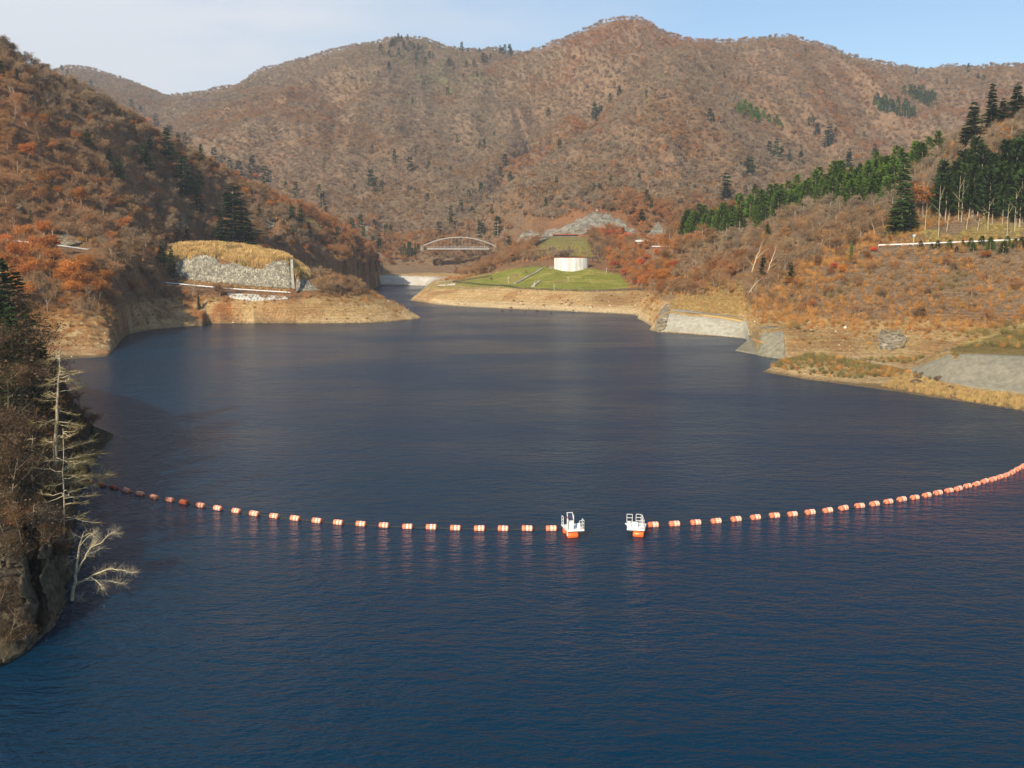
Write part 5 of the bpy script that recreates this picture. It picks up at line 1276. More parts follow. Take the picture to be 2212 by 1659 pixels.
taken = []
def region(px, py, Y):
    if Y > 1040:
        if px < 1150: return "high on the far left mountain" if py < 260 else "low on the far left mountain"
        if px < 1560: return "high on the far middle mountain" if py < 300 else "on the lower slope of the far middle mountain"
        return "high on the far right mountain" if py < 220 else "on the middle slope of the far right mountain"
    if Y > 760 and px > 820: return "in the valley near the arch bridge" if px < 1120 else "on the slope above the park hall"
    if px < 900: return ("near the crest of the left hill" if py < 280 else "midway up the left hill" if py < 480 else "low on the left hill near the road" if py < 560 else "on the left shore slope")
    if px < 1480: return "beside the lakeside park"
    return "on the upper right hill above the road" if py < 530 else "on the right slope between road and water"
LAND = [(500, 548, "the golden grass knoll"), (506, 480, "the big spreading fir"), (160, 535, "the far left guard rail"), (655, 490, "the small grassy hollow"), (795, 508, "the pale rounded crag"), (390, 472, "the small pale crag"), (990, 525, "the arch bridge"), (1235, 570, "the round hall"),
    (1290, 480, "the bare rock cutting"), (1388, 520, "the portal building"), (1210, 530, "the terraced mound"), (1525, 695, "the longer concrete slope"), (1650, 740, "the shorter concrete slope"), (1928, 733, "the lichened outcrop"), (1953, 510, "the traffic mirror"), (1947, 420, "the tallest fir"), (2120, 420, "the dark cedar wood"),
    (1600, 455, "the plantation's left end"), (1800, 395, "the plantation's middle"), (1940, 240, "the lower far cedar block"), (1990, 215, "the upper far cedar block"), (1635, 248, "the narrow far cedar strip"), (870, 75, "the left mountain summit"), (1350, 30, "the highest summit"), (1690, 68, "the right mountain summit"), (340, 197, "the skyline dip"),
    (125, 900, "the tall larch"), (2140, 230, "the skyline firs"), (60, 1170, "the near cliff"), (905, 640, "the park's low tip"), (440, 690, "the bend in the left shore"), (0, 80, "the left end of the skyline"), (1645, 560, "the forked pale trunks"), (1748, 705, "the tan pink bush"), (1100, 600, "the lawn stairs")]
def where(px, py):
    d = [math.hypot(px - a, py - b) for a, b, _ in LAND]; i = int(np.argmin(d)); a, b, nm = LAND[i]; dx, dy = px - a, py - b; v = "above" if dy < 0 else "below"; h_ = "left of" if dx < 0 else "right of"
    if abs(dx) > 2.2 * abs(dy): t = h_
    elif abs(dy) > 2.2 * abs(dx): t = v
    else: t = v + " and " + h_
    return ("just " if d[i] < 45 else "far " if d[i] > 130 and t != h_ else "") + t + " " + nm
cx_, cy_ = np.array([c[0] for c in CONF]), np.array([c[1] for c in CONF])
hx, hy, hz = hit(cx_, cy_, 300)
for i, (px, py, hp, wh) in enumerate(CONF):
    if np.isnan(hx[i]): continue
    Y = hy[i]; hm = float(np.clip((hp * 1.22 + 5) * Y / F, 4, 30)); taken.append((hx[i], Y, hm * .22))
    fm_ = FIR_N if Y < 950 else FIR_F
    size = "big" if hp > 40 else "mid-sized" if hp > 22 else "small"
    rg = region(px, py, Y)
    plant("fir_tree", fm_[i % len(fm_)], (hx[i], Y, hz[i] - .3), hm / 14, rnd.uniform(0, .35), "%s dark green fir %s" % (size, where(px, py)), "fir tree", "dark firs " + rg, sx=rnd.uniform(1.1, 1.6))
# named firs
def hero(px, py, hp, lab, sx=1.0, v=0, t=.15, ymin=300, dz=0.0):
    p = at(px, py, ymin); hm = hp * p[1] / F; taken.append((p[0], p[1], hm * .25)); return plant("fir_tree", FIR_H[v], p + [0, 0, -.4 + dz], hm / 22, t, lab, "fir tree", sx=sx)
FIR_H = [tree_mesh("great_fir", *fir(180 + i, h=22, w=(.27, .23, .25)[i], gap=.55, irregular=(.35, .5, .35)[i], base=(.03, .08, .05)[i], nd=(.40, .13)), M_BARK, M_NEEDLE) for i in range(3)]
hero(506, 530, 128, "big spreading dark green fir just behind the golden grass knoll", 1.75, 0)
hero(528, 534, 88, "dark fir joined to the right side of the big spreading fir", 1.4, 2)
hero(1947, 502, 165, "tallest fir, with tiered open branches, left of the dark cedar wood", .95, 1, .35)
hero(1932, 505, 62, "low bushy fir at the foot of the tallest tiered fir", 1.7, 0, .1)
hero(1965, 500, 66, "bushy fir right of the foot of the tallest tiered fir", 1.6, 2, .1)
hero(2140, 272, 86, "tall tiered fir on the skyline of the right hill", 1.15, 1, .1)
hero(2100, 308, 86, "broad dark fir leaning on the right hill skyline, left of the tiered one", 1.3, 0, .1)
hero(2082, 328, 60, "smaller dark fir below the broad skyline fir", 1.4, 2, .1)
hero(2195, 252, 74, "dark fir group member at the right edge of the skyline", 1.4, 2, .05)
hero(2165, 262, 50, "small dark fir between the two tall skyline firs", 1.3, 0, .05)
hero(1833, 372, 50, "pointed dark fir rising behind the cedar plantation", 1.15, 0, .12)
hero(1888, 365, 52, "loose dark fir rising behind the plantation, right of the pointed one", 1.25, 1, .2)
hero(1568, 440, 52, "dark fir behind the left end of the cedar plantation", 1.15, 2, .12)
hero(1615, 372, 34, "dark fir clump on the slope behind the plantation", 1.2, 0, .1)
hero(1658, 512, 34, "small drooping fir on the grassy cut of the right hill", 1.3, 1, .3)
hero(1838, 566, 44, "narrow olive fir in the brush below the right road", .8, 1, .7)
hero(372, 600, 68, "sparse tiered fir standing in front of the stone wall", .75, 1, .2)
hero(325, 590, 26, "flat-topped small fir left of the stone wall", 1.7, 1, .15)
hero(430, 668, 34, "dark crooked fir on the bare left shore below the wall", .9, 1, 0)
hero(1648, 600, 52, "dark fir between two pale leaning trunks on the right hill", 1.2, 2, .1)
hero(1708, 610, 44, "dark fir with a leaning pale trunk beside it on the right hill", 1.2, 0, .1)

# cedar plantation on the right ridge
def fill(poly, n, name, meshes, hm, tint, label, cat, group, y0=0, y1=4000, dy=0, seed=1, jit=.38, sx=1.0, drop=1.0):
    g = np.random.default_rng(seed); P = np.array(poly, float); lo, hi = P.min(0), P.max(0); out = []
    tries = 0
    while len(out) < n and tries < n * 60:
        tries += 1; q = g.uniform(lo, hi)
        if not inpoly(q[0], q[1], poly): continue
        if out and min(math.hypot(q[0] - a, (q[1] - b) * 1.6) for a, b in out) < drop: continue
        out.append(q)
    out.sort(key=lambda q: q[1]); o2 = np.array(out)
    X, Y, Z = hit(o2[:, 0], o2[:, 1] + dy, 300)
    for i in range(len(o2)):
        if np.isnan(X[i]) or not y0 < Y[i] < y1: continue
        s = hm * g.uniform(1 - jit, 1 + jit); taken.append((X[i], Y[i], s * .16))
        lb = label(o2[i][0]) if callable(label) else label
        tt = tint + g.uniform(-.22, .22)
        if n > 40 and meshes is not CED_T: lb = ("tall " if s > hm * 1.18 else "short " if s < hm * .8 else "") + ("brighter " if tt > tint + .1 else "duller " if tt < tint - .1 else "") + lb
        if len(lb.split()) < 9: lb += ", " + where(o2[i][0], o2[i][1])
        base = 24. if meshes is CED_T else 9. if meshes in (CED_N, CED_F) else 10.
        plant(name, meshes[i % len(meshes)], (X[i], Y[i], Z[i] - .3), s / base, tt, lb, cat, group, sx=sx)
def plab(px): return "young cedar in the %s of the ridge plantation" % ("left end" if px < 1640 else "middle part" if px < 1850 else "thin right end")
fill([(1478, 488), (1500, 474), (1560, 462), (1600, 453), (1660, 437), (1720, 418), (1800, 393), (1870, 378), (1950, 357), (2030, 322), (2035, 330), (1960, 385), (1930, 432), (1850, 446), (1800, 440), (1740, 452), (1700, 465), (1640, 490), (1580, 508), (1478, 512)], 235, "cedar_tree", CED_N, 10.2, .74, plab, "cedar tree", "cedars of the ridge plantation", 350, 720, 2, 3, sx=1.95, drop=5.2)
fill([(2015, 478), (2022, 440), (2050, 425), (2110, 405), (2160, 395), (2270, 385), (2270, 495), (2150, 486), (2060, 486)], 84, "cedar_tree", CED_T, 17, .2, lambda px: "tall dark cedar in the %s of the wood above the right road" % ("left part" if px < 2100 else "middle" if px < 2170 else "right part"), "cedar tree", "tall cedars above the right road", 350, 560, 0, 4, sx=1.5, drop=7)
fill([(1565, 218), (1580, 222), (1640, 258), (1705, 275), (1705, 281), (1640, 270), (1600, 250)], 22, "cedar_tree", CED_F, 14, .85, "bright green cedar in the narrow strip on the far right mountain", "cedar tree", "cedars of the narrow far strip", 1000, 3000, 2, 5, sx=1.3, drop=3)
fill([(1885, 220), (1900, 218), (1985, 245), (1980, 260), (1940, 254), (1890, 236)], 30, "cedar_tree", CED_F, 15, .5, "dark green cedar in the lower block on the far right mountain", "cedar tree", "cedars of the lower far block", 1000, 3000, 2, 6, sx=1.4, drop=3.5)
fill([(1950, 202), (1985, 200), (2028, 226), (2005, 235), (1965, 218)], 26, "cedar_tree", CED_F, 15, .45, "dark green cedar in the upper block on the far right mountain", "cedar tree", "cedars of the upper far block", 1000, 3000, 2, 7, sx=1.4, drop=3.2)
fill([(1985, 532), (2200, 522), (2240, 535), (2240, 545), (2080, 545), (1990, 540)], 16, "cedar_tree", CED_N, 3.6, .5, "young green cedar just below the right guard rail", "cedar tree", "young cedars below the right guard rail", 300, 450, 4, 8, sx=2.6, drop=11)
fill([(715, 560), (800, 560), (812, 590), (730, 590)], 8, "cedar_tree", CED_N, 9, .35, "dark slim conifer at the foot of the left hill by the inlet", "conifer", "slim conifers by the inlet", 500, 960, 0, 9, drop=8)
fill([(860, 545), (905, 545), (905, 558), (860, 558)], 9, "cedar_tree", CED_N, 11, .15, "dark conifer in the row left of the arch bridge", "conifer", "dark conifers left of the bridge", 700, 1400, 0, 10, drop=5)

# orange-leaved trees, singly placed
OR = [(64, 262, 22, .70), (90, 276, 30, .72), (147, 280, 20, .72), (163, 305, 22, .74), (67, 146, 18, .68), (97, 203, 18, .68), (213, 402, 22, .74), (243, 452, 26, .71), (93, 512, 40, .74), (12, 545, 40, .75), (90, 560, 58, .74), (287, 280, 20, .72), (317, 275, 22, .70), (393, 342, 16, .68), (460, 376, 18, .72), (417, 362, 16, .72), (547, 390, 18, .74), (300, 400, 20, .70), (627, 532, 18, .73), (567, 542, 18, .75),
      (33, 566, 50, .75), (75, 545, 34, .73), (30, 590, 46, .73), (20, 630, 44, .72), (165, 612, 56, .73), (118, 575, 40, .71), (190, 630, 50, .71), (205, 648, 46, .73), (160, 640, 40, .70), (130, 620, 40, .73), (290, 640, 40, .60), (60, 610, 50, .74), (48, 650, 46, .72), (110, 600, 40, .72), (180, 590, 44, .72),
      (1714, 632, 36, .62), (1822, 592, 24, .70), (1802, 585, 18, .87), (1885, 545, 14, .86), (1570, 475, 44, .50), (1590, 470, 30, .50), (1995, 470, 70, .62), (2125, 560, 22, .73), (1748, 718, 18, .62), (1690, 560, 20, .6)]
X, Y, Z = hit([o[0] for o in OR], [o[1] for o in OR], 300)
for i, (px, py, hp, t) in enumerate(OR):
    if np.isnan(X[i]): continue
    hm = hp * Y[i] / F * 1.1; taken.append((X[i], Y[i], hm * .3)); c = "scarlet" if t > .8 else "orange" if t > .65 else "tan pink"
    rg = region(px, py, Y[i]); plant("oak_tree", LEAF_N[i % 4], (X[i], Y[i], Z[i] - .2), hm / 9, t, "%s %s leaved tree %s" % ("large" if hp > 38 else "mid-sized" if hp > 24 else "small", c, where(px, py)), "tree", c + " leaved trees " + rg, sx=rnd.uniform(1.0, 1.25))
fill([(1300, 560), (1340, 535), (1420, 540), (1470, 560), (1475, 622), (1375, 618), (1345, 600), (1310, 585)], 46, "maple_tree", LEAF_N, 5.2, .73, lambda px: "rusty orange maple %s" % ("on the lawn edge right of the hall" if px < 1380 else "in the thicket at the right side of the park"), "maple tree", "autumn maples right of the round hall", 560, 900, 0, 12, sx=1.35, drop=8)
for k_, (a_, b_, h_) in enumerate(((1118, 601, 3.5), (1146, 597, 3.0), (1136, 590, 2.6), (1187, 590, 3.2), (1205, 598, 2.4), (1260, 606, 2.2), (1160, 616, 2.6), (1300, 612, 2.6), (1240, 620, 2.0), (1062, 606, 2.6))):
    p = at(a_, b_, 600); plant("small_tree", BARE_N[k_ % 7], p, h_ / 10, .3, "little leafless tree planted on the lawn, " + where(a_, b_), "tree", "little trees on the park lawn", sx=1.2)
fill([(985, 575), (1060, 560), (1100, 570), (1060, 590), (1000, 596)], 10, "bare_tree", BARE_N, 8, .35, "bare brown tree between quay and park lawn", "tree", "bare trees by the quay", 600, 1200, 0, 13, drop=10)

# ---- deciduous woods: the 300 that show largest are things, the rest one mass
cmax = np.broadcast_to(vis_el.max(1, keepdims=True), vis_el.shape)
def woods(sp, y0, y1, seed):
    x, y = scatter(sp, y0, y1, seed=seed); z = H(x, y); k = (z > band_top(x, y) + 3 * (fbm(x / 9, y / 9, 2, 66) - .5)) & free(x, y, z) & off_road(x, y) & shows(x, y, z, 26 if y1 < 1000 else 22)
    x, y, z = x[k], y[k], z[k]; k = fbm(x / 22, y / 22, 3, 67) > .30
    if y0 > 900: k &= ((z - CAMH) / y < grid_at(cmax, x, y) - 9 / y) | (np.random.default_rng(8).random(len(x)) < .4)
    return x[k], y[k], z[k]
parts_ = [woods(5.6, 340, 960, 1), woods(7.4, 960, 2750, 2)]
x = np.concatenate([p[0] for p in parts_]); y = np.concatenate([p[1] for p in parts_]); z = np.concatenate([p[2] for p in parts_])
tk = np.array(taken); keep = np.ones(len(x), bool)
for a, b, r in taken:
    i = np.where(np.abs(y - b) < r + 3)[0]; keep[i] &= np.hypot(x[i] - a, y[i] - b) > max(r, 1.8)
x, y, z = x[keep], y[keep], z[keep]
pxx, pyy = proj(x, y, z)
brush = (y < 450) & (pxx > 1480)          # thinner scrub on the right slope under the road
sz = rng.uniform(.62, 1.12, len(x)) * np.where(brush, .55, 1) * np.where(y > 960, 1.05, 1)
sz = np.where((pyy > 530) & (y < 960) & (pxx < 900), sz * .85, sz)
keep = ~brush | (np.random.default_rng(12).random(len(x)) < .45)
x, y, z, pxx, pyy, sz, brush = x[keep], y[keep], z[keep], pxx[keep], pyy[keep], sz[keep], brush[keep]
tn = tint_at(x, y, z); tn = np.where(brush, np.clip(tn + .12, .2, .62), tn)
hgt = 10 * sz; seen = shows(x, y, z, hgt * .8) & (pxx > -10) & (pxx < 2222)
score = np.where(seen, hgt / y, 0); order = np.argsort(-score)[:235]
ind = np.zeros(len(x), bool); ind[order] = True
for n_, i in enumerate(np.where(ind)[0]):
    t = tn[i]; c = "orange leaved" if t > .64 else "rust brown" if t > .42 else "brown" if t > .2 else "grey brown"
    rg = region(pxx[i], pyy[i], y[i]); ms = LEAF_N if t > .64 else BARE_N
    plant("bare_tree" if t <= .64 else "oak_tree", ms[n_ % len(ms)], (x[i], y[i], z[i] - .2), sz[i] * (1.1 if t > .64 else 1), t, "%s%s %s tree %s" % ("tall " if sz[i] > .95 else "low " if sz[i] < .7 else "", c, "bare" if t <= .64 else "autumn", where(pxx[i], pyy[i])), "tree", "%s trees %s" % (c, rg))
rest = ~ind
nr = rest & (y < 960); fr = rest & (y >= 960)
PB = [bare_tree(300 + i, leafy=(.15, .5, .9)[i % 3]) for i in range(6)]
PF = [bare_tree(320 + i, far=True, leafy=(.5, 1.0, 1.4)[i % 3], spread=.45) for i in range(6)]
mass("hillside_woods", PB, np.stack([x, y, z - .2], 1)[nr], tn[nr], sz[nr], "dense bare brown woods covering the near hillsides", "woods", [M_BARK, M_TWIG])
mass("mountain_woods", PF, np.stack([x, y, z - .3], 1)[fr], tn[fr], sz[fr], "dense leafless reddish brown forest covering the far mountains", "forest", [M_BARK, M_TWIG])
print("woods", nr.sum(), fr.sum())

BANK = [(1950, 800), (2000, 770), (2048, 748), (2300, 755), (2300, 866), (2212, 853), (2110, 842), (2050, 830), (2000, 816)]
# brush under and between the trees
x, y = scatter(2.3, 250, 620, seed=21); z = H(x, y); px, py = proj(x, y, z)
dens = np.where((px > 1430) & (y < 470), .95, .45); top = np.where(px > 1430, 8.6, 11.5) + 4 * (fbm(x / 7, y / 7, 2, 68) - .5)
offr = inpoly(px, py, [(1880, 522), (2300, 506), (2300, 560), (1880, 575)])
spit = (px > 1660) & (y > 290) & (y < 335) & (py < np.interp(px, [1645, 1750, 1870, 2000], [803, 821, 837, 857]) - 13) & (py > 755) & (z > .9)
k = (((z > top) & (free(x, y, z) | (offr & (rng.random(len(x)) < .6))) & off_road(x, y, 3.4) & (rng.random(len(x)) < dens)) | (spit & (rng.random(len(x)) < .9))) & shows(x, y, z, 9) & (y > 270)
trk = inpoly(px, py, TRACK) & (y < 350) & (y > 285)
k |= trk & (rng.random(len(x)) < .45)
k |= (z > 1.5) & (z < 12) & free(x, y, z) & (y > 300) & (rng.random(len(x)) < .10 + .35 * (fbm(x / 12, y / 12, 3, 69) > .58))
k |= (z > 2.2) & (z < 13) & (px < 330) & (y > 345) & (y < 470) & (rng.random(len(x)) < .55)
k &= ~inpoly(px, py, BANK)
k &= ~(inpoly(px, py, [(1440, 655), (1610, 670), (1625, 735), (1425, 735)]) | inpoly(px, py, [(1646, 700), (1700, 700), (1700, 780), (1585, 762)]))
x, y, z, px = x[k], y[k], z[k], px[k]; spit = spit[k] | trk[k]
x2, y2 = scatter(1.6, 285, 335, seed=25); z2 = H(x2, y2); p2, q2 = proj(x2, y2, z2)
k = ~inpoly(p2, q2, BANK) & (p2 > 1665) & (p2 < 2010) & (q2 > 758) & (q2 < np.interp(p2, [1645, 1750, 1870, 2000], [800, 812, 826, 836])) & (z2 > .9) & (rng.random(len(x2)) < .8)
x3, y3 = scatter(3.4, 620, 1040, seed=26); z3 = H(x3, y3); p3, q3 = proj(x3, y3, z3)
k3 = (z3 > 9.6) & free(x3, y3, z3) & off_road(x3, y3, 3.4) & shows(x3, y3, z3, 5) & (rng.random(len(x3)) < .6)
spit = np.concatenate([spit, np.ones(k.sum(), bool), np.zeros(k3.sum(), bool)]); x = np.concatenate([x, x2[k], x3[k3]]); y = np.concatenate([y, y2[k], y3[k3]]); z = np.concatenate([z, z2[k], z3[k3]]); px = np.concatenate([px, p2[k], p3[k3]])
t = np.clip(.36 + (fbm(x / 18, y / 18, 3, 93) - .5) * 1.1 + rng.normal(size=len(x)) * .08, 0, .68); t = np.where(spit, .8 - .3 * (rng.random(len(x)) < .25), t + .1 * (px > 1430))
sz = rng.uniform(.6, 1.5, len(x)) * np.where(spit, 1.05, 1) * np.where(z < 8, .6, 1)
mass("undergrowth", [shrub(260 + i, 1.9, 80, .9, .06) for i in range(4)], np.stack([x, y, z], 1), t, sz, "brown leafless brush covering the banks and slopes", "undergrowth", [M_BARK, M_SHRUB])
print("brush", len(x))
# golden grass: knoll, ledges, right spit edge, park banks
x, y = scatter(1.15, 235, 800, seed=22); z = H(x, y); px, py = proj(x, y, z)
kn = inpoly(px, py, KNOLL) & (y > 530) & (y < 600); cut = (inpoly(px, py, CUTG) & (y > 455) & (y < 560)) & (rng.random(len(x)) < .55)
gs = (inpoly(px, py, [(1960, 806), (2050, 832), (2212, 856), (2400, 880), (2400, 930), (2212, 886), (2000, 852), (1900, 835)]) & (y < 320)) & (rng.random(len(x)) < .8)
yl = inpoly(px, py, YELL) & (y > 395) & (y < 460) & (rng.random(len(x)) < .35); lowg = inpoly(px, py, [(400, 606), (480, 612), (625, 622), (628, 632), (500, 622), (370, 610)]) & (y < 545) & (y > 500)
md_ = inpoly(px, py, MOUND) & (y > 760) & (rng.random(len(x)) < .3)
k = ~inpoly(px, py, BANK) & (kn | cut | gs | yl | lowg | md_) & shows(x, y, z, 4)
tg = np.where(cut, .4, np.where(yl | md_, .95, np.where(gs, .6, np.clip((fbm(x / 5, y / 5, 3, 95) - .42) * 2.2, 0, .9)))) + rng.normal(size=len(x)) * .1; sg = np.where(kn, rng.uniform(.6, 1.9, len(x)) * (.7 + .6 * fbm(x / 4, y / 4, 2, 96)), rng.uniform(.35, .8, len(x)))
mass("dry_grass", [tuft(280 + i) for i in range(4)], np.stack([x, y, z - .05], 1)[k], np.clip(tg, 0, 1)[k], sg[k], "golden dry pampas-like grass on the knoll and banks", "grass", [M_BARK, M_GRASS])
print("grass", k.sum())
# stones on the drawn-down shore
x, y = scatter(2.0, 240, 760, seed=23); z = H(x, y); k = (z > .1) & (z < 10) & shows(x, y, z, 1) & (rng.random(len(x)) < .22 + .3 * (fbm(x / 15, y / 15, 3, 70) > .55)) & ~((x / y < -.3) & (y < 260)); k &= free(x, y, z) | (y > 560)
def stone(seed):
    g = np.random.default_rng(seed); V = np.array([[1, 0, 0], [0, 1, 0], [-1, 0, 0], [0, -1, 0], [0, 0, .8], [0, 0, -.5]]) * g.uniform(.6, 1.2, (6, 3)); m = MB(); m.add(V, T=[[0, 1, 4], [1, 2, 4], [2, 3, 4], [3, 0, 4], [1, 0, 5], [2, 1, 5], [3, 2, 5], [0, 3, 5]]); return None, m
M_STONES = tinted("shore_stones", [(0, (.20, .13, .07)), (.5, (.42, .31, .18)), (1, (.66, .58, .44))], .3)
mass("shore_stones", [stone(i) for i in range(4)], np.stack([x, y, z], 1)[k], rng.random(k.sum()) ** 1.3, rng.uniform(.18, .75, k.sum()) * (.7 + .8 * (rng.random(k.sum()) < .1)), "loose stones and clods on the bare tan shore", "stones", [M_BARK, M_STONES])

# pale leaning trunks that stand out on the right slope
def polytree(name, paths, m, label, cat, twigs=0, tw=.03, tlen=.8, mt=None, parts=("trunk", "crown"), tupd=.2, tflat=1.0):
    """a tree drawn limb by limb; paths: list of (points (px, py, Y), r0, r1)"""
    global rng; rng = np.random.default_rng(int(abs(paths[0][0][0][0])) + 7)
    P0 = np.array(unproj(*paths[0][0][0])); root = obj(name, None, label=label, cat=cat, loc=P0)
    tb, cb = MB(), MB()
    for k, (pts, r0, r1) in enumerate(paths):
        P = np.array([unproj(*p) for p in pts]) - P0
        if len(P) > 2:
            s = np.linspace(0, 1, len(P)); t = np.linspace(0, 1, len(P) * 3); P = np.stack([np.interp(t, s, P[:, i]) for i in range(3)], 1)
            P[1:-1] = .5 * P[1:-1] + .25 * (P[:-2] + P[2:]); P[1:-1] += rng.normal(size=(len(P) - 2, 3)) * r0 * .35
        (tb if k == 0 else tb).tube(P, np.linspace(r0, r1, len(P)), 7 if k == 0 else 5, cap=True)
        if twigs and (k > 0 or len(paths) == 1):
            L = np.linalg.norm(P[-1] - P[0]); n = int(twigs * max(1, L / 2)); f = rng.uniform(.35, 1.05, n) * (len(P) - 1); f = np.clip(f, 0, len(P) - 1.01); i = f.astype(int); fr_ = (f - i)[:, None]
            C_ = P[i] * (1 - fr_) + P[i + 1] * fr_; D = rdir(n, tupd, tflat) + (P[-1] - P[0]) / (L + 1e-6) * .9; D /= np.linalg.norm(D, axis=1)[:, None]
            cb.slivers(C_, D, rng.uniform(.3, 1, n) * tlen, tw, tip=.4)
            C2 = C_ + D * tlen * .5; cb.slivers(C2, D * .5 + rdir(n, tupd, tflat) * .7, rng.uniform(.2, .8, n) * tlen * .8, tw * .8, tip=.4)
    obj(parts[0], tb.mesh(parts[0], [m]), root)
    if cb.n: obj(parts[1], cb.mesh(parts[1], [mt or m]), root)
    return root
YR = 395
polytree("pale_tree", [([(1624, 588, 470), (1632, 560, 470), (1640, 545, 470)], .28, .15), ([(1632, 560, 470), (1650, 543, 469), (1658, 538, 468)], .14, .04), ([(1640, 545, 470), (1644, 528, 470), (1650, 518, 471)], .13, .03), ([(1628, 575, 470), (1612, 556, 470)], .1, .03)], M_DEADWOOD, "pale forked leaning trunk in the brush below the right plantation", "tree", 20, .05, 1.4, M_TWIG)
polytree("pale_tree", [([(1657, 590, 460), (1666, 565, 460), (1674, 545, 460)], .26, .12), ([(1666, 565, 460), (1680, 552, 459)], .12, .04), ([(1674, 545, 460), (1676, 528, 460)], .12, .03), ([(1662, 578, 460), (1690, 560, 461)], .1, .03)], M_DEADWOOD, "pale slanting trunk just right of the forked one on the right hill", "tree", 20, .05, 1.4, M_TWIG)
polytree("pale_tree", [([(1618, 632, 440), (1628, 618, 440), (1636, 608, 440)], .2, .1), ([(1628, 618, 440), (1634, 602, 440)], .1, .03), ([(1636, 608, 440), (1648, 600, 440)], .08, .02)], M_DEADWOOD, "short pale leaning trunk above the gap between the concrete slopes", "tree", 16, .05, 1.2, M_TWIG)
for (px, pb, pt, lab) in ((2070, 478, 380, "slim white birch trunk, left of two together in the dark cedars"), (2077, 480, 395, "slim white birch trunk, right of two together in the dark cedars"), (2027, 512, 400, "thin pale trunk on the grass left of the dark cedars"), (1998, 500, 440, "leaning pale trunk under a red crown beside the tallest fir"), (2134, 497, 425, "pale snag in the middle of the dark cedar wood"), (2175, 515, 440, "pale bare trunk low in the right part of the cedar wood"), (2045, 500, 465, "short broken pale snag on the yellow bank"), (2088, 495, 460, "short broken pale snag right of the birches"), (2112, 498, 468, "little pale snag before the dark cedars"), (2192, 500, 400, "tall thin pale trunk near the right end of the cedar wood")):
    p = at(px, pb, 380); Yb = p[1]
    polytree("birch_tree", [([(px, pb, Yb), (px + 2, (pb + pt) / 2, Yb), (px + 5, pt, Yb + 1)], .13, .04), ([(px + 2, (pb + pt) / 2, Yb), (px - 12, (pb + pt) / 2 - 14, Yb - 1)], .07, .02), ([(px + 3, pt + (pb - pt) * .3, Yb), (px + 14, pt + 4, Yb - 1)], .07, .02)], M_DEADWOOD, lab, "tree", 10, .04, 1.0, M_TWIG)

# ---- near bluff on the left
LX = (125, 1085)
def larch(px, base, top, Y, r0, lab, blen, seed, dense=1.0, right=True, lean=10):
    global rng; rng = np.random.default_rng(seed); g = random.Random(seed)
    A = np.array(unproj(px, base, Y)); B = np.array(unproj(px + lean, top, Y + 2)); root = obj("larch_tree", None, label=lab, cat="larch tree", loc=A); Hh = B - A; L = np.linalg.norm(Hh)
    tb, cb = MB(), MB(); t = np.linspace(0, 1, 14); P = t[:, None] * Hh; P[1:-1] += rng.normal(size=(12, 3)) * [.05, .05, 0]; tb.tube(P, r0 * (1 - t) ** .8 + .03, 9, cap=True); obj("trunk", tb.mesh("trunk", [M_LARCHBARK], smooth=True), root)
    br = MB(); n = int(L * 1.9 * dense)
    for i in range(n):
        f = g.uniform(.08, .99); az = g.random() * 6.28; b = f * Hh; bl = blen * (1.12 - f) ** .7 * g.uniform(.45, 1.1)
        K = 6; s = np.linspace(0, 1, K); droop = g.uniform(-.25, .3)
        Q = b + np.stack([math.cos(az) * s * bl, math.sin(az) * s * bl, (droop * s - .18 * s ** 2 + .12 * s ** 4) * bl], 1); Q[1:] += rng.normal(size=(K - 1, 3)) * .13
        br.tube(Q, np.linspace(.055, .012, K), 4)
        m = int(26 * bl / 2 * dense); ff = rng.uniform(.3, 1, m) * (K - 1.01); ii = ff.astype(int); fr_ = (ff - ii)[:, None]; C_ = Q[ii] * (1 - fr_) + Q[ii + 1] * fr_
        d = (Q[-1] - Q[0]) / bl; D = rdir(m, .0, .35) * .8 + d * .9; D /= np.linalg.norm(D, axis=1)[:, None]; ln = rng.uniform(.25, .8, m) * bl * .32
        br.slivers(C_, D, ln, .022, tip=.6); cb.slivers(C_ + D * (ln * .4)[:, None], D + rdir(m, 0, .4) * .5, ln * .9, .035, tip=.5); cb.slivers(C_ + D * (ln * .6)[:, None], D + rdir(m, 0.1, .4) * .8, ln * .6, .03, tip=.5)
    obj("branches", br.mesh("branches", [M_DEADWOOD]), root); obj("crown", cb.mesh("crown", [M_LARCH]), root)
larch(114, 1085, 748, 138, .34, "tall bare larch with a thick pale trunk at the bluff edge", 7.0, 501, 1.35, lean=17)
larch(139, 1235, 925, 121, .11, "thin young larch standing close right of the tall larch", 6.0, 502, .75, lean=-3)
larch(58, 1255, 1090, 112, .17, "short larch leaning over the near cliff", 3.4, 503, 1.0, lean=16)
larch(66, 1100, 940, 135, .14, "young olive larch left of the tall trunk", 2.8, 504, 1.1, lean=4)
larch(20, 1000, 800, 150, .16, "slender larch at the left picture edge", 3.2, 505, 1.0, lean=6)
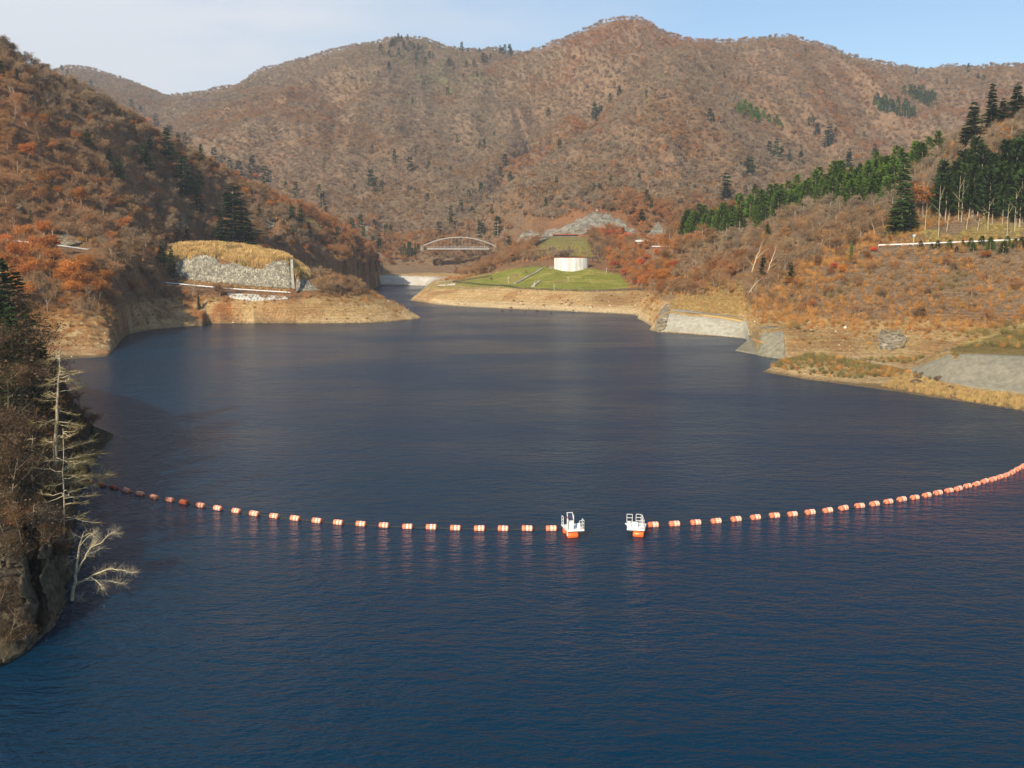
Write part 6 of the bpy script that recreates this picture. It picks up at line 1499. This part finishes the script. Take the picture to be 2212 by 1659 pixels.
# white dead tree leaning out of the water
Yd = 110.8
polytree("dead_tree", [([(152, 1330, Yd), (157, 1290, Yd), (162, 1245, Yd), (167, 1200, Yd + .3), (176, 1165, Yd + .5), (182, 1148, Yd + .6)], .24, .035),
    ([(163, 1240, Yd), (175, 1222, Yd - .6), (186, 1200, Yd - 1), (196, 1182, Yd - 1.2), (206, 1170, Yd - 1.4)], .13, .03), ([(196, 1182, Yd - 1.2), (222, 1171, Yd - 1.6), (230, 1158, Yd - 1.8), (245, 1150, Yd - 2), (252, 1152, Yd - 2.2)], .06, .02),
    ([(160, 1265, Yd), (180, 1254, Yd - .5), (205, 1240, Yd - 1), (235, 1228, Yd - 1.3), (268, 1232, Yd - 1.6), (286, 1238, Yd - 1.8)], .12, .02), ([(180, 1254, Yd - .5), (210, 1252, Yd + .4), (240, 1256, Yd + .8), (270, 1262, Yd + 1)], .08, .02), ([(195, 1246, Yd - .8), (212, 1258, Yd - 1.5), (222, 1272, Yd - 2)], .06, .015),
    ([(188, 1197, Yd - 1), (205, 1192, Yd + .2), (218, 1184, Yd + .6)], .05, .015), ([(152, 1322, Yd), (175, 1328, Yd - 1), (192, 1336, Yd - 1.6), (205, 1340, Yd - 2)], .09, .02), ([(192, 1336, Yd - 1.6), (212, 1322, Yd - 2), (235, 1330, Yd - 2.4)], .05, .012), ([(170, 1182, Yd), (188, 1160, Yd), (205, 1152, Yd)], .05, .012),
    ([(178, 1160, Yd + .5), (195, 1150, Yd), (206, 1162, Yd - .5), (200, 1172, Yd - .6)], .035, .01), ([(166, 1205, Yd), (152, 1212, Yd + .6), (144, 1222, Yd + .8)], .035, .01), ([(160, 1300, Yd), (176, 1292, Yd - .6)], .04, .01), ([(159, 1310, Yd), (172, 1306, Yd - .4)], .03, .01), ([(176, 1162, Yd), (163, 1155, Yd + .4), (160, 1162, Yd + .5)], .03, .01)],
    M_DEADWOOD, "pale white dead tree leaning out over the water, with bare forked limbs", "dead tree", 60, .012, 1.15, M_DEADWOOD, ("trunk", "twigs"))
Yl = 106
polytree("dead_branch", [([(88, 1388, Yl), (100, 1368, Yl - .2), (115, 1350, Yl - .5), (135, 1336, Yl - .8)], .11, .03), ([(105, 1362, Yl), (112, 1338, Yl)], .04, .012), ([(115, 1350, Yl), (118, 1325, Yl)], .035, .012), ([(98, 1372, Yl), (76, 1370, Yl)], .03, .01)], M_DEADWOOD, "pale broken branch sticking out of the water by the cliff foot", "dead branch", 10, .015, .6, M_DEADWOOD, ("trunk", "twigs"))
Yl = 100
polytree("dead_branch", [([(-40, 1420, Yl), (0, 1414, Yl), (30, 1409, Yl), (58, 1414, Yl), (66, 1400, Yl - .3), (72, 1388, Yl - .6)], .08, .03), ([(58, 1414, Yl), (80, 1418, Yl - 1), (100, 1428, Yl - 1.6)], .04, .012), ([(66, 1400, Yl), (95, 1396, Yl - 1), (118, 1402, Yl - 1.5)], .04, .012), ([(40, 1410, Yl), (44, 1428, Yl - .6)], .03, .01)], M_DEADWOOD, "long pale fallen branch low over the water at the left edge", "dead branch", 30, .016, .9, M_DEADWOOD, ("trunk", "twigs"))
Yl = 106
polytree("dead_branch", [([(-20, 1350, Yl), (15, 1320, Yl - .6), (45, 1305, Yl - 1), (75, 1302, Yl - 1.2), (96, 1298, Yl - 1.3)], .08, .02), ([(45, 1305, Yl - 1), (60, 1292, Yl - 1), (80, 1290, Yl - 1.4)], .035, .012), ([(75, 1302, Yl), (62, 1330, Yl - 1), (48, 1350, Yl - 1.2)], .035, .012)], M_DEADWOOD, "pale crooked branch hanging across the near cliff face", "dead branch", 22, .015, .8, M_DEADWOOD, ("trunk", "twigs"))
# bare trees and shrubs covering the bluff
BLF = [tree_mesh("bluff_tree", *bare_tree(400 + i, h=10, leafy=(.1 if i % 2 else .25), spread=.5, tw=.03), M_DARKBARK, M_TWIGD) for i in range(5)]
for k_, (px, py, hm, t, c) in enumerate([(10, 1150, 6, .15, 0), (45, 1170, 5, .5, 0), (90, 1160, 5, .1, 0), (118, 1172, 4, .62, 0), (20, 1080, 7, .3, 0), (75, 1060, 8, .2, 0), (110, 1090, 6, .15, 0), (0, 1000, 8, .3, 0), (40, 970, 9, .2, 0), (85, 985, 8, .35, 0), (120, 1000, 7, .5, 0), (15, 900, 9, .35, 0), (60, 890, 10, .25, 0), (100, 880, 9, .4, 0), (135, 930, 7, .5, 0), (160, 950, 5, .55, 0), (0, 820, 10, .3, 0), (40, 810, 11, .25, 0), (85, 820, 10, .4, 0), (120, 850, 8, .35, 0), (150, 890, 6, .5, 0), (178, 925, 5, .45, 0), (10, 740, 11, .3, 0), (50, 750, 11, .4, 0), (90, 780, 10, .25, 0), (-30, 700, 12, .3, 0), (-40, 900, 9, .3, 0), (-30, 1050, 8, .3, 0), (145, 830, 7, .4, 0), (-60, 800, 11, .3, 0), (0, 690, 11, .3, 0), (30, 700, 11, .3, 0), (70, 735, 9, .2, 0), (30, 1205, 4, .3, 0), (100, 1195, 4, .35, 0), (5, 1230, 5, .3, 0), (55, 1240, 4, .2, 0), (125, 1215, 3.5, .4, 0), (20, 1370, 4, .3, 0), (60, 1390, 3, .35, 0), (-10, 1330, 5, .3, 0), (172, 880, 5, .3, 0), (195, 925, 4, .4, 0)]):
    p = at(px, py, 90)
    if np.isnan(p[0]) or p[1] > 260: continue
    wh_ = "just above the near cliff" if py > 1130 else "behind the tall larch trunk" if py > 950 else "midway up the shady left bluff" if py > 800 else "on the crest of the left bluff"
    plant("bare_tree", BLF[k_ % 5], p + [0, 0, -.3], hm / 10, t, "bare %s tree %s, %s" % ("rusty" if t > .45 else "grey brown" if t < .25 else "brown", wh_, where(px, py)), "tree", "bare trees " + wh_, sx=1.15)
for k_, (px, py, hm) in enumerate([(15, 760, 11), (60, 790, 9), (120, 860, 8), (30, 900, 7), (150, 955, 5), (-20, 850, 9), (200, 950, 3.2), (95, 830, 8), (10, 715, 14), (45, 735, 13), (85, 765, 12), (120, 800, 9), (-15, 740, 13), (140, 835, 8), (30, 800, 11), (75, 900, 8)]):
    p = at(px, py, 90)
    if np.isnan(p[0]) or p[1] > 260: continue
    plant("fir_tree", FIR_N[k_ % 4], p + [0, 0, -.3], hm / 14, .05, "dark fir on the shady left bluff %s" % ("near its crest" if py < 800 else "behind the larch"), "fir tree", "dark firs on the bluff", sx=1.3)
x, y = scatter(1.0, 92, 235, umax=.6, seed=31); z = H(x, y); px, py = proj(x, y, z); k = (x / y < -.34) & (z > 3.0 + 2 * fbm(x / 3, y / 3, 2, 3)) & (y < 225); k = (x / y < -.34) & (y < 225) & (((z > 3.0 + 2 * fbm(x / 3, y / 3, 2, 3)) & ~((y < 122) & (z < 8))) | ((y < 118) & (z > .3) & (z < 4.0))); x, y, z = x[k], y[k], z[k]
k = rng.random(len(x)) < .6; x, y, z = x[k], y[k], z[k]
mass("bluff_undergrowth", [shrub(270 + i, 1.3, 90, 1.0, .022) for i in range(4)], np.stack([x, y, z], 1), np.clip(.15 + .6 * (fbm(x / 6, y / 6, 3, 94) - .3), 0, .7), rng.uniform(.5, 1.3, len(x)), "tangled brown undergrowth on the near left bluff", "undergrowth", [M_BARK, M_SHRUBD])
print("bluff", len(x))

# ------------------------------------------------------------------ haze over the valley
if HAZE:
    hb = MB(); hb.box((0, 1810, 340), (5600, 3780, 720)); hm_ = bpy.data.materials.new("valley_air"); hm_.use_nodes = True; t = hm_.node_tree; t.nodes.clear()
    o_ = t.nodes.new("ShaderNodeOutputMaterial"); pv = t.nodes.new("ShaderNodeVolumePrincipled"); pv.inputs["Color"].default_value = (.86, .9, 1, 1); pv.inputs["Density"].default_value = HAZE; pv.inputs["Anisotropy"].default_value = .2
    t.links.new(pv.outputs[0], o_.inputs["Volume"]); obj("haze", hb.mesh("haze", [hm_]), label="thin pale haze filling the valley air", cat="haze", kind='stuff')

# ------------------------------------------------------------------ labels that still coincide: told apart by their order from the left, where there are few
bpy.context.view_layer.update()
byl = {}
for o in S.objects:
    if o.parent is None and o.get("label") and o.get("category"): byl.setdefault(o["label"], []).append(o)
NW = {2: "two", 3: "three", 4: "four", 5: "five", 6: "six", 7: "seven", 8: "eight", 9: "nine"}
for lb, os_ in byl.items():
    n = len(os_)
    if n < 2: continue
    if n <= 9 and len(lb.split()) <= 10:
        os_.sort(key=lambda o: proj(*o.location)[0])
        for i, o in enumerate(os_):
            o["label"] = lb + (", leftmost of %s" % NW[n] if i == 0 else ", rightmost of %s" % NW[n] if i == n - 1 else ", %s of %s from the left" % (ORD[i], NW[n]))
    else:
        g_ = next((o.get("group") for o in os_ if o.get("group")), lb)
        for o in os_: o["group"] = g_
for o in S.objects:
    if o.parent is None and o.get("label") and len(o["label"].split()) > 16: o["label"] = " ".join(o["label"].replace("above and ", "").replace("below and ", "").split()[:16])
